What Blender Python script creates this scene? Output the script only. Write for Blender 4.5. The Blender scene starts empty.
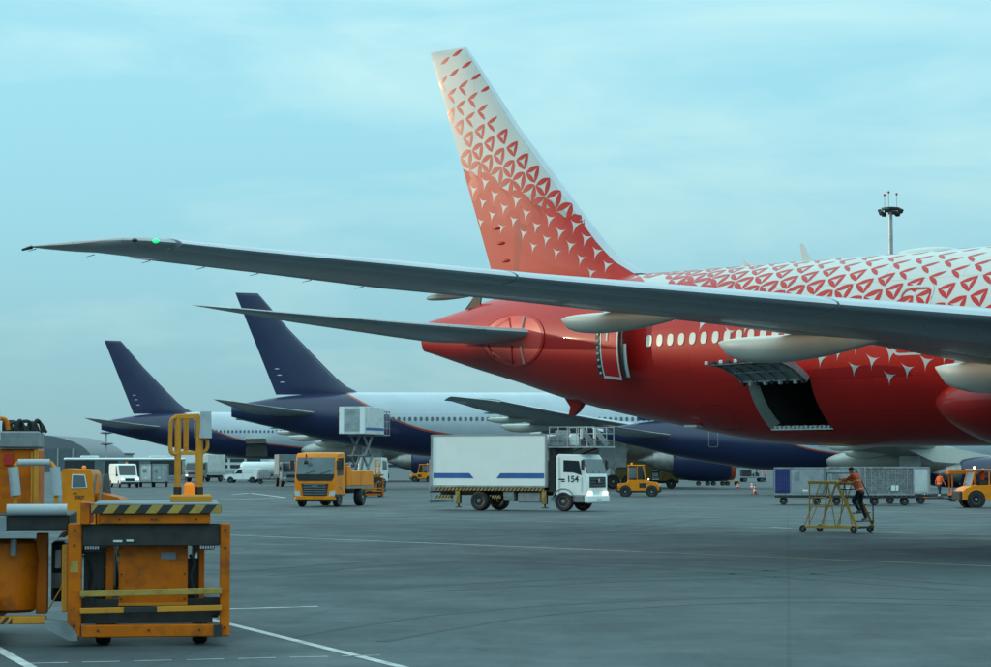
import bpy, bmesh, math, random
from mathutils import Vector, Matrix
random.seed(7)
R = math.radians
PI = math.pi
scene = bpy.context.scene
COL = scene.collection

# ------------------------------------------------------------------ camera
FPX, HOR, CH = 2375.0, 463.2, 2.4            # focal length in photo pixels, horizon row, eye height
PITCH = math.atan((HOR - 333.5) / FPX)
cam_d = bpy.data.cameras.new('camera'); cam_d.sensor_width = 36.0
cam_d.lens = FPX * 36.0 / 991.0
cam_d.clip_start = 0.5; cam_d.clip_end = 9000.0
cam = bpy.data.objects.new('camera', cam_d); COL.objects.link(cam)
cam.location = (0, 0, CH); cam.rotation_euler = (R(90) + PITCH, 0, 0)
scene.camera = cam

# ------------------------------------------------------------------ light
SUN_EL, SUN_AZ = R(6.5), R(-70.0)            # azimuth measured from +Y (view direction) towards +X
sdir = Vector((math.sin(SUN_AZ) * math.cos(SUN_EL), math.cos(SUN_AZ) * math.cos(SUN_EL), math.sin(SUN_EL)))
world = bpy.data.worlds.new('World'); scene.world = world; world.use_nodes = True
wn, wl = world.node_tree.nodes, world.node_tree.links
wn.clear()
wo = wn.new('ShaderNodeOutputWorld'); bg = wn.new('ShaderNodeBackground')
sky = wn.new('ShaderNodeTexSky'); sky.sky_type = 'NISHITA'; sky.sun_disc = False
sky.sun_elevation = SUN_EL; sky.sun_rotation = SUN_AZ
sky.air_density = 1.0; sky.dust_density = 0.6; sky.ozone_density = 3.0; sky.altitude = 150
tint = wn.new('ShaderNodeMix'); tint.data_type = 'RGBA'; tint.blend_type = 'MULTIPLY'
tint.inputs[0].default_value = 1.0; tint.inputs[7].default_value = (1, 1, 1, 1)
veil = wn.new('ShaderNodeMix'); veil.data_type = 'RGBA'; veil.inputs[0].default_value = 0.82      # high haze over the whole sky
# the haze is dimmest at the horizon and brightens with elevation, raised above the view to light upright faces
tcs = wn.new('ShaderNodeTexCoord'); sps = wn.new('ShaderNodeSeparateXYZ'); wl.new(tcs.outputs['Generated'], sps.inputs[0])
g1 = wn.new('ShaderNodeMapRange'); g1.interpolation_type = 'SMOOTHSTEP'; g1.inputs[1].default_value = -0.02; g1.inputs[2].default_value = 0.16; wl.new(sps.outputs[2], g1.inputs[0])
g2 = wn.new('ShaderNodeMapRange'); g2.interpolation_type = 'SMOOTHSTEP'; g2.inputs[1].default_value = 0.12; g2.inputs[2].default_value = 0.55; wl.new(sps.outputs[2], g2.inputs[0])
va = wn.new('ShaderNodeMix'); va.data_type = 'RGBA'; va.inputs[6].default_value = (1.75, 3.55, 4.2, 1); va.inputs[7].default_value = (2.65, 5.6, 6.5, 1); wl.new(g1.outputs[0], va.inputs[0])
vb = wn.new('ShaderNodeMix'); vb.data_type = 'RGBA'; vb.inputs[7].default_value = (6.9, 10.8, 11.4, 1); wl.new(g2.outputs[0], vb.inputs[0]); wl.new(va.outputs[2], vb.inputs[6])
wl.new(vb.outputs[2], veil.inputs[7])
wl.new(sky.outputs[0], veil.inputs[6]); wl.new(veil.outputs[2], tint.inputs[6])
# thin streaky cloud veil over the whole sky
tc = wn.new('ShaderNodeTexCoord'); mp = wn.new('ShaderNodeMapping'); mp.inputs['Scale'].default_value = (2.2, 2.2, 9.0)
nz = wn.new('ShaderNodeTexNoise'); nz.inputs['Scale'].default_value = 2.1; nz.inputs['Detail'].default_value = 7; nz.inputs['Roughness'].default_value = 0.55
nz.inputs['Distortion'].default_value = 0.4
cr = wn.new('ShaderNodeValToRGB'); cr.color_ramp.elements[0].position = 0.48; cr.color_ramp.elements[1].position = 0.70
cr.color_ramp.elements[1].color = (0.8, 0.8, 0.8, 1)
wl.new(tc.outputs['Generated'], mp.inputs[0]); wl.new(mp.outputs[0], nz.inputs[0]); wl.new(nz.outputs[0], cr.inputs[0])
lum = wn.new('ShaderNodeRGBToBW'); wl.new(tint.outputs[2], lum.inputs[0])
wh = wn.new('ShaderNodeMix'); wh.data_type = 'RGBA'; wh.blend_type = 'MULTIPLY'; wh.inputs[0].default_value = 1
wh.inputs[7].default_value = (0.85, 1.32, 1.36, 1); wl.new(lum.outputs[0], wh.inputs[6])
cl = wn.new('ShaderNodeMix'); cl.data_type = 'RGBA'
wl.new(cr.outputs[0], cl.inputs[0]); wl.new(tint.outputs[2], cl.inputs[6]); wl.new(wh.outputs[2], cl.inputs[7])
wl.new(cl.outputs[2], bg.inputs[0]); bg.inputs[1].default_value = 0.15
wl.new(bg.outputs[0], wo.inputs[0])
sun_d = bpy.data.lights.new('sun', 'SUN'); sun_d.energy = 2.0; sun_d.angle = R(0.6); sun_d.color = (1.0, 0.76, 0.50)
sun = bpy.data.objects.new('sun', sun_d); COL.objects.link(sun)
sun.location = (-40, -20, 60); sun.rotation_euler = (-sdir).to_track_quat('-Z', 'Y').to_euler()
scene.view_settings.view_transform = 'Standard'; scene.view_settings.look = 'None'
scene.view_settings.gamma = 1; scene.view_settings.exposure = 0.0; scene.view_settings.use_curve_mapping = False
scene.render.engine = 'CYCLES'
scene.render.resolution_x, scene.render.resolution_y = 1024, 689

# ------------------------------------------------------------------ pixel helpers (photo 991 x 667)
_c, _s = math.cos(PITCH), math.sin(PITCH)
def at(x, y, Y):
    "point at depth Y (world +Y) on the ray through photo pixel x, y"
    u, v = (x - 495.5) / FPX, (333.5 - y) / FPX
    dy, dz = _c - v * _s, _s + v * _c
    k = Y / dy
    return Vector((u * k, Y, CH + dz * k))
def ground(x, y, z=0.0):
    u, v = (x - 495.5) / FPX, (333.5 - y) / FPX
    dy, dz = _c - v * _s, _s + v * _c
    k = (z - CH) / dz
    return Vector((u * k, dy * k, z))

# ------------------------------------------------------------------ materials
MATS = {}
def mat(name, col, rough=0.5, metal=0.0, var=0.12, scale=1.5, bump=0.0, bscale=30.0, coat=0.0, dirt=0.0, dscale=1.2, emit=0.0, spec=0.5):
    if name in MATS: return MATS[name]
    m = bpy.data.materials.new(name); m.use_nodes = True
    nt = m.node_tree; n, l = nt.nodes, nt.links
    b = n['Principled BSDF']
    tcx = n.new('ShaderNodeTexCoord')
    no = n.new('ShaderNodeTexNoise'); no.inputs['Scale'].default_value = scale; no.inputs['Detail'].default_value = 6
    l.new(tcx.outputs['Object'], no.inputs[0])
    ra = n.new('ShaderNodeMapRange'); ra.inputs[1].default_value = 0.3; ra.inputs[2].default_value = 0.7
    ra.inputs[3].default_value = 1 - var; ra.inputs[4].default_value = 1 + var * 0.6
    l.new(no.outputs[0], ra.inputs[0])
    mx = n.new('ShaderNodeMix'); mx.data_type = 'RGBA'; mx.blend_type = 'MULTIPLY'; mx.inputs[0].default_value = 1
    mx.inputs[6].default_value = (*col, 1); l.new(ra.outputs[0], mx.inputs[7])
    last = mx.outputs[2]
    if dirt:
        n2 = n.new('ShaderNodeTexNoise'); n2.inputs['Scale'].default_value = dscale; n2.inputs['Detail'].default_value = 9; n2.inputs['Roughness'].default_value = 0.68
        l.new(tcx.outputs['Object'], n2.inputs[0])
        r2 = n.new('ShaderNodeMapRange'); r2.inputs[1].default_value = 0.48; r2.inputs[2].default_value = 0.72; r2.inputs[3].default_value = 0; r2.inputs[4].default_value = dirt
        l.new(n2.outputs[0], r2.inputs[0])
        m2 = n.new('ShaderNodeMix'); m2.data_type = 'RGBA'; l.new(r2.outputs[0], m2.inputs[0]); l.new(last, m2.inputs[6]); m2.inputs[7].default_value = (0.035, 0.026, 0.018, 1)
        last = m2.outputs[2]
    l.new(last, b.inputs['Base Color'])
    rr = n.new('ShaderNodeMapRange'); rr.inputs[3].default_value = max(0.02, rough - 0.08); rr.inputs[4].default_value = min(1, rough + 0.12)
    l.new(no.outputs[0], rr.inputs[0]); l.new(rr.outputs[0], b.inputs['Roughness'])
    b.inputs['Metallic'].default_value = metal
    b.inputs['Coat Weight'].default_value = coat; b.inputs['Coat Roughness'].default_value = 0.08
    b.inputs['Specular IOR Level'].default_value = spec
    if emit:
        b.inputs['Emission Color'].default_value = (*col, 1); b.inputs['Emission Strength'].default_value = emit
    if bump:
        n3 = n.new('ShaderNodeTexNoise'); n3.inputs['Scale'].default_value = bscale; n3.inputs['Detail'].default_value = 4
        l.new(tcx.outputs['Object'], n3.inputs[0])
        bp = n.new('ShaderNodeBump'); bp.inputs['Strength'].default_value = bump; bp.inputs['Distance'].default_value = 0.02
        l.new(n3.outputs[0], bp.inputs['Height']); l.new(bp.outputs[0], b.inputs['Normal'])
    MATS[name] = m
    return m

M_ = dict(
    orange=mat('orange_paint', (0.60, 0.135, 0.001), 0.45, var=0.22, dirt=0.75, dscale=2.6, bump=0.12, spec=0.2),
    orange2=mat('orange_paint_clean', (0.86, 0.25, 0.003), 0.38, var=0.12, dirt=0.3, dscale=1.1, spec=0.3),
    yellow=mat('yellow_paint', (0.66, 0.26, 0.012), 0.5, var=0.2, dirt=0.5, dscale=3.0),
    stripey=mat('stripe_yellow', (0.42, 0.27, 0.05), 0.55, var=0.2, dirt=0.5, dscale=4.0),
    black=mat('black_paint', (0.02, 0.021, 0.022), 0.5, var=0.3),
    darkmetal=mat('dark_greasy_steel', (0.035, 0.034, 0.032), 0.55, metal=0.3, var=0.4, scale=5),
    steel=mat('galvanised_steel', (0.40, 0.42, 0.43), 0.42, metal=0.5, var=0.25, scale=4, dirt=0.3),
    greymetal=mat('grey_painted_steel', (0.22, 0.25, 0.27), 0.5, var=0.2, dirt=0.4, dscale=2.5),
    pad=mat('grey_vinyl_padding', (0.42, 0.47, 0.50), 0.6, var=0.15, dirt=0.35, dscale=3.0, bump=0.2, bscale=12),
    white=mat('white_truck_paint', (0.86, 0.88, 0.86), 0.35, var=0.03, dirt=0.04, dscale=0.7),
    offwhite=mat('off_white_panel', (0.62, 0.65, 0.65), 0.5, var=0.12, dirt=0.25, dscale=1.3),
    bluep=mat('blue_stripe_paint', (0.03, 0.12, 0.36), 0.4, var=0.1),
    glass=mat('vehicle_glass', (0.018, 0.028, 0.032), 0.06, var=0.1, coat=0.6),
    glassl=mat('pale_glass', (0.12, 0.16, 0.18), 0.08, var=0.3, scale=1.0, coat=0.6),
    rubber=mat('tyre_rubber', (0.018, 0.018, 0.019), 0.75, var=0.3, scale=8),
    rim=mat('wheel_rim_grey', (0.28, 0.29, 0.30), 0.45, metal=0.4, var=0.3, scale=6, dirt=0.5),
    lamp=mat('headlamp_lit', (1.0, 0.93, 0.78), 0.2, emit=1.6),
    lampoff=mat('lamp_lens', (0.6, 0.62, 0.62), 0.12, var=0.2, coat=0.5),
    beacon=mat('amber_beacon', (0.85, 0.22, 0.01), 0.25, emit=0.35),
    redl=mat('red_lens', (0.5, 0.02, 0.015), 0.3),
    alu=mat('aluminium_panel', (0.42, 0.45, 0.47), 0.38, metal=0.55, var=0.2, scale=1.4, dirt=0.3),
    curtain=mat('dark_blue_curtain', (0.035, 0.045, 0.19), 0.7, var=0.4, scale=6),
    mesh=mat('grey_net', (0.26, 0.28, 0.29), 0.8, var=0.5, scale=9),
    hivis=mat('hi_vis_orange_cloth', (0.85, 0.13, 0.025), 0.8, var=0.2, scale=6, bump=0.3, bscale=14),
    reflect=mat('reflective_tape', (0.6, 0.62, 0.6), 0.4),
    navycloth=mat('navy_work_trousers', (0.015, 0.018, 0.028), 0.85, var=0.4, scale=6, bump=0.3, bscale=14),
    skin=mat('skin', (0.46, 0.24, 0.16), 0.55, var=0.1),
    hair=mat('dark_hair', (0.02, 0.014, 0.01), 0.8),
    shoe=mat('tan_boots', (0.32, 0.27, 0.17), 0.7),
    cone=mat('cone_orange', (0.8, 0.1, 0.02), 0.5),
    cabin=mat('cab_interior', (0.05, 0.05, 0.05), 0.8),
)

# ------------------------------------------------------------------ mesh builder
class MB:
    def __init__(s): s.v = []; s.f = []; s.m = []
    def add(s, vs, fs, m=0, convex=False):
        o = len(s.v); vs = [Vector(p) for p in vs]; s.v += vs
        if convex:
            c = sum(vs, Vector()) / len(vs)
        for f in fs:
            if convex:
                a = vs[f[0]]; nn = (vs[f[1]] - a).cross(vs[f[2]] - a)
                fc = sum((vs[i] for i in f), Vector()) / len(f)
                if nn.dot(fc - c) < 0: f = tuple(reversed(f))
            s.f.append(tuple(i + o for i in f)); s.m.append(m)
        return s
    def box(s, c, d, m=0, ch=0.0, rot=None):
        h = [x / 2 for x in d]; ch = min(ch, min(h) * 0.9)
        vs = []; fs = []
        if ch <= 0:
            for i in (-1, 1):
                for j in (-1, 1):
                    for k in (-1, 1): vs.append(Vector((i * h[0], j * h[1], k * h[2])))
            fs = [(0, 1, 3, 2), (4, 5, 7, 6), (0, 1, 5, 4), (2, 3, 7, 6), (0, 2, 6, 4), (1, 3, 7, 5)]
        else:
            idx = {}
            for i in (-1, 1):
                for j in (-1, 1):
                    for k in (-1, 1):
                        sg = (i, j, k)
                        for a in range(3):
                            p = [sg[q] * (h[q] - (0 if q == a else ch)) for q in range(3)]
                            idx[sg, a] = len(vs); vs.append(Vector(p))
            for a in range(3):
                b, e = [q for q in range(3) if q != a]
                for sa in (-1, 1):
                    def sg(x, y):
                        t = [0, 0, 0]; t[a] = sa; t[b] = x; t[e] = y; return tuple(t)
                    fs.append((idx[sg(-1, -1), a], idx[sg(1, -1), a], idx[sg(1, 1), a], idx[sg(-1, 1), a]))
                for sb in (-1, 1):
                    for se in (-1, 1):      # edge along a
                        def sg2(x):
                            t = [0, 0, 0]; t[a] = x; t[b] = sb; t[e] = se; return tuple(t)
                        fs.append((idx[sg2(-1), b], idx[sg2(1), b], idx[sg2(1), e], idx[sg2(-1), e]))
            for i in (-1, 1):
                for j in (-1, 1):
                    for k in (-1, 1): fs.append(tuple(idx[(i, j, k), a] for a in range(3)))
        mt = rot if rot is not None else Matrix.Identity(3)
        vs = [mt @ p + Vector(c) for p in vs]
        return s.add(vs, fs, m, True)
    def span(s, x0, x1, y0, y1, z0, z1, m=0, ch=0.0):
        return s.box(((x0 + x1) / 2, (y0 + y1) / 2, (z0 + z1) / 2), (abs(x1 - x0), abs(y1 - y0), abs(z1 - z0)), m, ch)
    def cyl(s, p0, p1, r0, r1=None, n=10, m=0):
        p0, p1 = Vector(p0), Vector(p1); r1 = r0 if r1 is None else r1
        d = (p1 - p0).normalized(); a = d.orthogonal().normalized(); b = d.cross(a)
        vs = []
        for p, r in ((p0, r0), (p1, r1)):
            for i in range(n):
                t = 2 * PI * i / n; vs.append(p + (a * math.cos(t) + b * math.sin(t)) * r)
        fs = [(i, (i + 1) % n, n + (i + 1) % n, n + i) for i in range(n)] + [tuple(reversed(range(n))), tuple(range(n, 2 * n))]
        return s.add(vs, fs, m, True)
    def beam(s, p0, p1, w, h, m=0):
        p0, p1 = Vector(p0), Vector(p1); d = (p1 - p0); L = d.length; d.normalize()
        up = Vector((0, 0, 1)) if abs(d.z) < 0.98 else Vector((0, 1, 0))
        b = up.cross(d).normalized(); u = d.cross(b)
        rot = Matrix((d, b, u)).transposed()
        return s.box((p0 + p1) / 2, (L, w, h), m, min(w, h) * 0.12, rot)
    def tube(s, pts, r, n=8, m=0):
        pts = [Vector(p) for p in pts]
        rings = []
        prev = None
        for i, p in enumerate(pts):
            d = (pts[min(i + 1, len(pts) - 1)] - pts[max(i - 1, 0)]).normalized()
            if prev is None: a = d.orthogonal().normalized()
            else: a = (prev - d * prev.dot(d)).normalized()
            prev = a; b = d.cross(a)
            rings.append([p + (a * math.cos(2 * PI * k / n) + b * math.sin(2 * PI * k / n)) * r for k in range(n)])
        return s.loft(rings, m)
    def loft(s, rings, m=0, cap=True, closed=True):
        n = len(rings[0]); vs = [p for r in rings for p in r]; fs = []
        for i in range(len(rings) - 1):
            for k in range(n if closed else n - 1):
                k2 = (k + 1) % n
                fs.append((i * n + k, i * n + k2, (i + 1) * n + k2, (i + 1) * n + k))
        if cap and closed:
            fs.append(tuple(reversed(range(n)))); o = (len(rings) - 1) * n; fs.append(tuple(range(o, o + n)))
        return s.add(vs, fs, m)
    def prism(s, poly, a0, a1, axis='y', m=0):
        "poly: 2D points; axis y -> (x,z), axis x -> (y,z), axis z -> (x,y)"
        def P(p, a):
            return {'y': (p[0], a, p[1]), 'x': (a, p[0], p[1]), 'z': (p[0], p[1], a)}[axis]
        n = len(poly); vs = [P(p, a0) for p in poly] + [P(p, a1) for p in poly]
        fs = [(i, (i + 1) % n, n + (i + 1) % n, n + i) for i in range(n)] + [tuple(reversed(range(n))), tuple(range(n, 2 * n))]
        return s.add(vs, fs, m)
    def lathe(s, prof, c=(0, 0, 0), axis='x', n=24, m=0):
        "prof: list of (a, r) along axis"
        rings = []
        for a, r in prof:
            rg = []
            for k in range(n):
                t = 2 * PI * k / n; u, w = r * math.cos(t), r * math.sin(t)
                p = {'x': (a, u, w), 'y': (u, a, w), 'z': (u, w, a)}[axis]
                rg.append(Vector(p) + Vector(c))
            rings.append(rg)
        return s.loft(rings, m)
    def ball(s, c, r, m=0, n=10, sc=(1, 1, 1)):
        rings = []
        for i in range(n // 2 + 1):
            t = PI * i / (n // 2); rr = max(math.sin(t), 0.02)
            rings.append([Vector(c) + Vector((r * rr * math.cos(2 * PI * k / n) * sc[0], r * rr * math.sin(2 * PI * k / n) * sc[1], -r * math.cos(t) * sc[2])) for k in range(n)])
        return s.loft(rings, m)
    def mesh(s, name, mats, smooth=35, fix=True):
        me = bpy.data.meshes.new(name); me.from_pydata([tuple(p) for p in s.v], [], s.f)
        if not isinstance(mats, (list, tuple)): mats = [mats]
        for m in mats: me.materials.append(M_[m] if isinstance(m, str) else m)
        me.polygons.foreach_set('material_index', s.m)
        if fix:
            bm = bmesh.new(); bm.from_mesh(me); bmesh.ops.recalc_face_normals(bm, faces=bm.faces); bm.to_mesh(me); bm.free()
        if smooth:
            me.polygons.foreach_set('use_smooth', [True] * len(me.polygons)); me.set_sharp_from_angle(angle=R(smooth))
        me.update(); return me
    def build(s, name, mats, parent=None, smooth=35, fix=True):
        return link(name, s.mesh(name, mats, smooth, fix), parent)
def link(name, me, parent=None, loc=(0, 0, 0), rot=(0, 0, 0)):
    o = bpy.data.objects.new(name, me); COL.objects.link(o); o.parent = parent; o.location = loc; o.rotation_euler = rot
    return o
def tag(o, label, cat, group=None):
    o['label'] = label; o['category'] = cat
    if group: o['group'] = group
    return o
def thing(name, label, cat, loc=(0, 0, 0), rz=0.0, group=None):
    o = bpy.data.objects.new(name, None); COL.objects.link(o); o.location = loc; o.rotation_euler = (0, 0, rz); o.empty_display_size = 0.5
    return tag(o, label, cat, group)
def struct(o): o['kind'] = 'structure'; return o
CACHE = {}
def cached(key, fn):
    if key not in CACHE: CACHE[key] = fn()
    return CACHE[key]
def frange(a, b, n): return [a + (b - a) * i / n for i in range(n + 1)]
def text_mesh(txt, size, name, material, ext=0.002):
    k = ('text', txt, size)
    if k in CACHE: return CACHE[k]
    cu = bpy.data.curves.new(name, 'FONT'); cu.body = txt; cu.size = size; cu.extrude = ext; cu.offset = size * .018; cu.align_x = 'CENTER'; cu.align_y = 'CENTER'
    ob = bpy.data.objects.new(name, cu); COL.objects.link(ob)
    dg = bpy.context.evaluated_depsgraph_get(); me = bpy.data.meshes.new_from_object(ob.evaluated_get(dg))
    COL.objects.unlink(ob); bpy.data.objects.remove(ob); me.name = name
    me.materials.clear(); me.materials.append(material); CACHE[k] = me
    return me
def lerp(tab, x):
    if x <= tab[0][0]: return tab[0][1]
    for (a, b), (c, d) in zip(tab, tab[1:]):
        if x <= c: return b + (d - b) * (x - a) / (c - a)
    return tab[-1][1]
def smooth_lerp(tab, x):
    "monotone-ish Catmull-Rom through the table"
    if x <= tab[0][0]: return tab[0][1]
    if x >= tab[-1][0]: return tab[-1][1]
    for i in range(len(tab) - 1):
        if x <= tab[i + 1][0]: break
    def sl(j):
        a = max(j - 1, 0); b = min(j + 1, len(tab) - 1); return (tab[b][1] - tab[a][1]) / (tab[b][0] - tab[a][0])
    x0, y0 = tab[i]; x1, y1 = tab[i + 1]; h = x1 - x0; t = (x - x0) / h
    m0, m1 = sl(i) * h, sl(i + 1) * h
    return (2*t**3-3*t*t+1)*y0 + (t**3-2*t*t+t)*m0 + (-2*t**3+3*t*t)*y1 + (t**3-t*t)*m1

def wheel(parent, loc, r, w, axis_rz=0.0, hub=0.55):
    "wheel with its axle along the parent's y; tyre is the part, rim and hub cap its piece"
    k = ('tyre', r, w, hub)
    if k not in CACHE:
        b = MB(); h = w / 2
        b.lathe([(-h * .8, r * hub), (-h, r * (hub + .1)), (-h, r * .88), (-h * .78, r * .97), (-h * .3, r), (h * .3, r), (h * .78, r * .97), (h, r * .88), (h, r * (hub + .1)), (h * .8, r * hub)], axis='y', n=28)
        CACHE[k] = b.mesh('tyre', 'rubber')
        b = MB(); b.lathe([(-h * .9, r * .08), (-h * .86, r * .2), (-h * .5, r * .26), (-h * .42, r * hub * .8), (-h * .78, r * hub * .93), (-h * .82, r * hub * 1.02), (h * .82, r * hub * 1.02), (h * .78, r * hub * .93), (h * .42, r * hub * .8), (h * .5, r * .26), (h * .86, r * .2), (h * .9, r * .08)], axis='y', n=24)
        for i in range(8):
            t = 2 * PI * i / 8
            for sg in (-1, 1): b.cyl((r * .34 * math.cos(t), sg * h * .4, r * .34 * math.sin(t)), (r * .34 * math.cos(t), sg * h * .6, r * .34 * math.sin(t)), r * .045, n=6)
        CACHE[k, 'rim'] = b.mesh('rim', 'rim')
    o = link('wheel', CACHE[k], parent, loc, (0, 0, axis_rz)); link('rim', CACHE[k, 'rim'], o)
    return o
def rail(mb, pts, r=0.03, n=8, m=0):
    for a, b in zip(pts, pts[1:]): mb.cyl(a, b, r, n=n, m=m)
def catrom(pts, n=6):
    pts = [Vector(p) for p in pts]; out = []
    for i in range(len(pts) - 1):
        p0, p1, p2, p3 = pts[max(i - 1, 0)], pts[i], pts[i + 1], pts[min(i + 2, len(pts) - 1)]
        for k in range(n):
            t = k / n
            out.append(0.5 * ((2 * p1) + (p2 - p0) * t + (2 * p0 - 5 * p1 + 4 * p2 - p3) * t * t + (3 * p1 - p0 - 3 * p2 + p3) * t ** 3))
    out.append(pts[-1]); return out
# ------------------------------------------------------------------ apron
def apron_material():
    m = bpy.data.materials.new('apron_concrete'); m.use_nodes = True; nt = m.node_tree; n, l = nt.nodes, nt.links; b = n['Principled BSDF']
    tcx = n.new('ShaderNodeTexCoord')
    def noise(sc, det=8, ro=.6, mp=None):
        q = n.new('ShaderNodeTexNoise'); q.inputs['Scale'].default_value = sc; q.inputs['Detail'].default_value = det; q.inputs['Roughness'].default_value = ro
        if mp:
            k = n.new('ShaderNodeMapping'); k.inputs['Scale'].default_value = mp; l.new(tcx.outputs['Object'], k.inputs[0]); l.new(k.outputs[0], q.inputs[0])
        else: l.new(tcx.outputs['Object'], q.inputs[0])
        return q.outputs[0]
    def rng(x, a, c, d, e):
        q = n.new('ShaderNodeMapRange'); q.inputs[1].default_value = a; q.inputs[2].default_value = c; q.inputs[3].default_value = d; q.inputs[4].default_value = e; l.new(x, q.inputs[0]); return q.outputs[0]
    def mul(a, c):
        q = n.new('ShaderNodeMath'); q.operation = 'MULTIPLY'; l.new(a, q.inputs[0])
        if isinstance(c, float): q.inputs[1].default_value = c
        else: l.new(c, q.inputs[1])
        return q.outputs[0]
    v = rng(noise(.06, 6), .3, .7, .7, 1.25)
    v = mul(v, rng(noise(.5, 9, .7), .3, .7, .76, 1.2))
    v = mul(v, rng(noise(.25, 8, .7, (.5, 1.2, 1)), .52, .72, 1.0, .8))      # tyre smears running across
    v = mul(v, rng(noise(18, 4), .3, .7, .88, 1.1))
    v = mul(v, rng(noise(2.2, 8, .75, (1, .22, 1)), .5, .68, 1.0, .74))     # oil drips and blots
    v = mul(v, rng(noise(1.1, 6, .6, (.5, .3, 1)), .58, .7, 1.0, 1.14))
    # bay joints
    br = n.new('ShaderNodeTexBrick'); br.offset = 0; br.inputs['Scale'].default_value = 1; br.inputs['Brick Width'].default_value = 7.5; br.inputs['Row Height'].default_value = 7.5; br.inputs['Mortar Size'].default_value = .03
    br.inputs['Color1'].default_value = (1, 1, 1, 1); br.inputs['Color2'].default_value = (.95, .95, .95, 1); br.inputs['Mortar'].default_value = (.74, .74, .74, 1)
    mpp = n.new('ShaderNodeMapping'); mpp.inputs['Rotation'].default_value = (0, 0, R(7)); l.new(tcx.outputs['Object'], mpp.inputs[0]); l.new(mpp.outputs[0], br.inputs[0])
    bw = n.new('ShaderNodeRGBToBW'); l.new(br.outputs[0], bw.inputs[0]); v = mul(v, bw.outputs[0])
    mx = n.new('ShaderNodeMix'); mx.data_type = 'RGBA'; mx.blend_type = 'MULTIPLY'; mx.inputs[0].default_value = 1; mx.inputs[6].default_value = (0.050, 0.073, 0.083, 1); l.new(v, mx.inputs[7])
    # cracks sealed with tar
    vo = n.new('ShaderNodeTexVoronoi'); vo.feature = 'DISTANCE_TO_EDGE'; vo.inputs['Scale'].default_value = .22
    wv = n.new('ShaderNodeMix'); wv.data_type = 'RGBA'; wv.inputs[0].default_value = .35; q = n.new('ShaderNodeTexNoise'); q.inputs['Scale'].default_value = .5; q.inputs['Detail'].default_value = 6
    l.new(tcx.outputs['Object'], q.inputs[0]); l.new(tcx.outputs['Object'], wv.inputs[6]); sc = n.new('ShaderNodeVectorMath'); sc.operation = 'SCALE'; sc.inputs['Scale'].default_value = 14; l.new(q.outputs[1], sc.inputs[0]); l.new(sc.outputs[0], wv.inputs[7]); l.new(wv.outputs[2], vo.inputs[0])
    ck = rng(vo.outputs[0], .0, .009, .7, 0.0)
    m2 = n.new('ShaderNodeMix'); m2.data_type = 'RGBA'; l.new(ck, m2.inputs[0]); l.new(mx.outputs[2], m2.inputs[6]); m2.inputs[7].default_value = (.03, .03, .03, 1)
    l.new(m2.outputs[2], b.inputs['Base Color']); l.new(rng(noise(.4, 6), .3, .7, .55, .85), b.inputs['Roughness']); b.inputs['Specular IOR Level'].default_value = 0.35
    bp = n.new('ShaderNodeBump'); bp.inputs['Strength'].default_value = .25; bp.inputs['Distance'].default_value = .01; l.new(noise(30, 4), bp.inputs['Height']); l.new(bp.outputs[0], b.inputs['Normal'])
    return m
b = MB(); b.add([(-2500, -300, 0), (2500, -300, 0), (2500, 6000, 0), (-2500, 6000, 0)], [(0, 1, 2, 3)]); apron = struct(b.build('apron_ground', apron_material(), None, 0))
M_['line'] = mat('white_line_paint', (0.5, 0.51, 0.5), .6, var=.35, scale=2.5, dirt=.5, dscale=2.2)
M_['liney'] = mat('faded_line_paint', (0.32, 0.32, 0.25), .6, var=.4, scale=2.0, dirt=.6, dscale=1.5)
def gline(x0, y0, x1, y1, w, m='line'):
    a, c = ground(x0, y0), ground(x1, y1); d = (c - a).normalized(); p = Vector((-d.y, d.x, 0)) * w / 2; z = Vector((0, 0, .004))
    N = max(1, int((c - a).length / 6)); vs = []; fs = []
    for i in range(N + 1):
        q = a + (c - a) * (i / N); j = random.uniform(.85, 1.1); vs += [q - p * j + z, q + p * j + z]
    for i in range(N): fs.append((2 * i, 2 * i + 2, 2 * i + 3, 2 * i + 1))
    return MB().add(vs, fs).build('painted_line', m, apron, 0)
gline(205, 618, 470, 684, .16); gline(-30, 634, 60, 683, .16)
gline(226, 609, 318, 606.5, .15)
for a in range(7): gline(30 + a * 52, 663.5 - a * 1.2, 68 + a * 52, 662.6 - a * 1.2, .07)
gline(215, 534.5, 640, 551.5, .16, 'line'); gline(640, 551.5, 1010, 567, .16, 'liney')
gline(205, 514.5, 470, 519.5, .16, 'liney'); gline(470, 519.5, 860, 530, .18, 'liney'); gline(770, 527, 790, 528, .2); gline(870, 532.5, 1010, 535, .2, 'liney')
gline(205, 500.5, 285, 497.5, .3); gline(285, 497.5, 250, 493, .3); gline(232, 494.5, 250, 493, .3)
gline(560, 505, 1000, 514, .2, 'liney')
gline(-20, 520, 60, 517, .2, 'liney')
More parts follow.
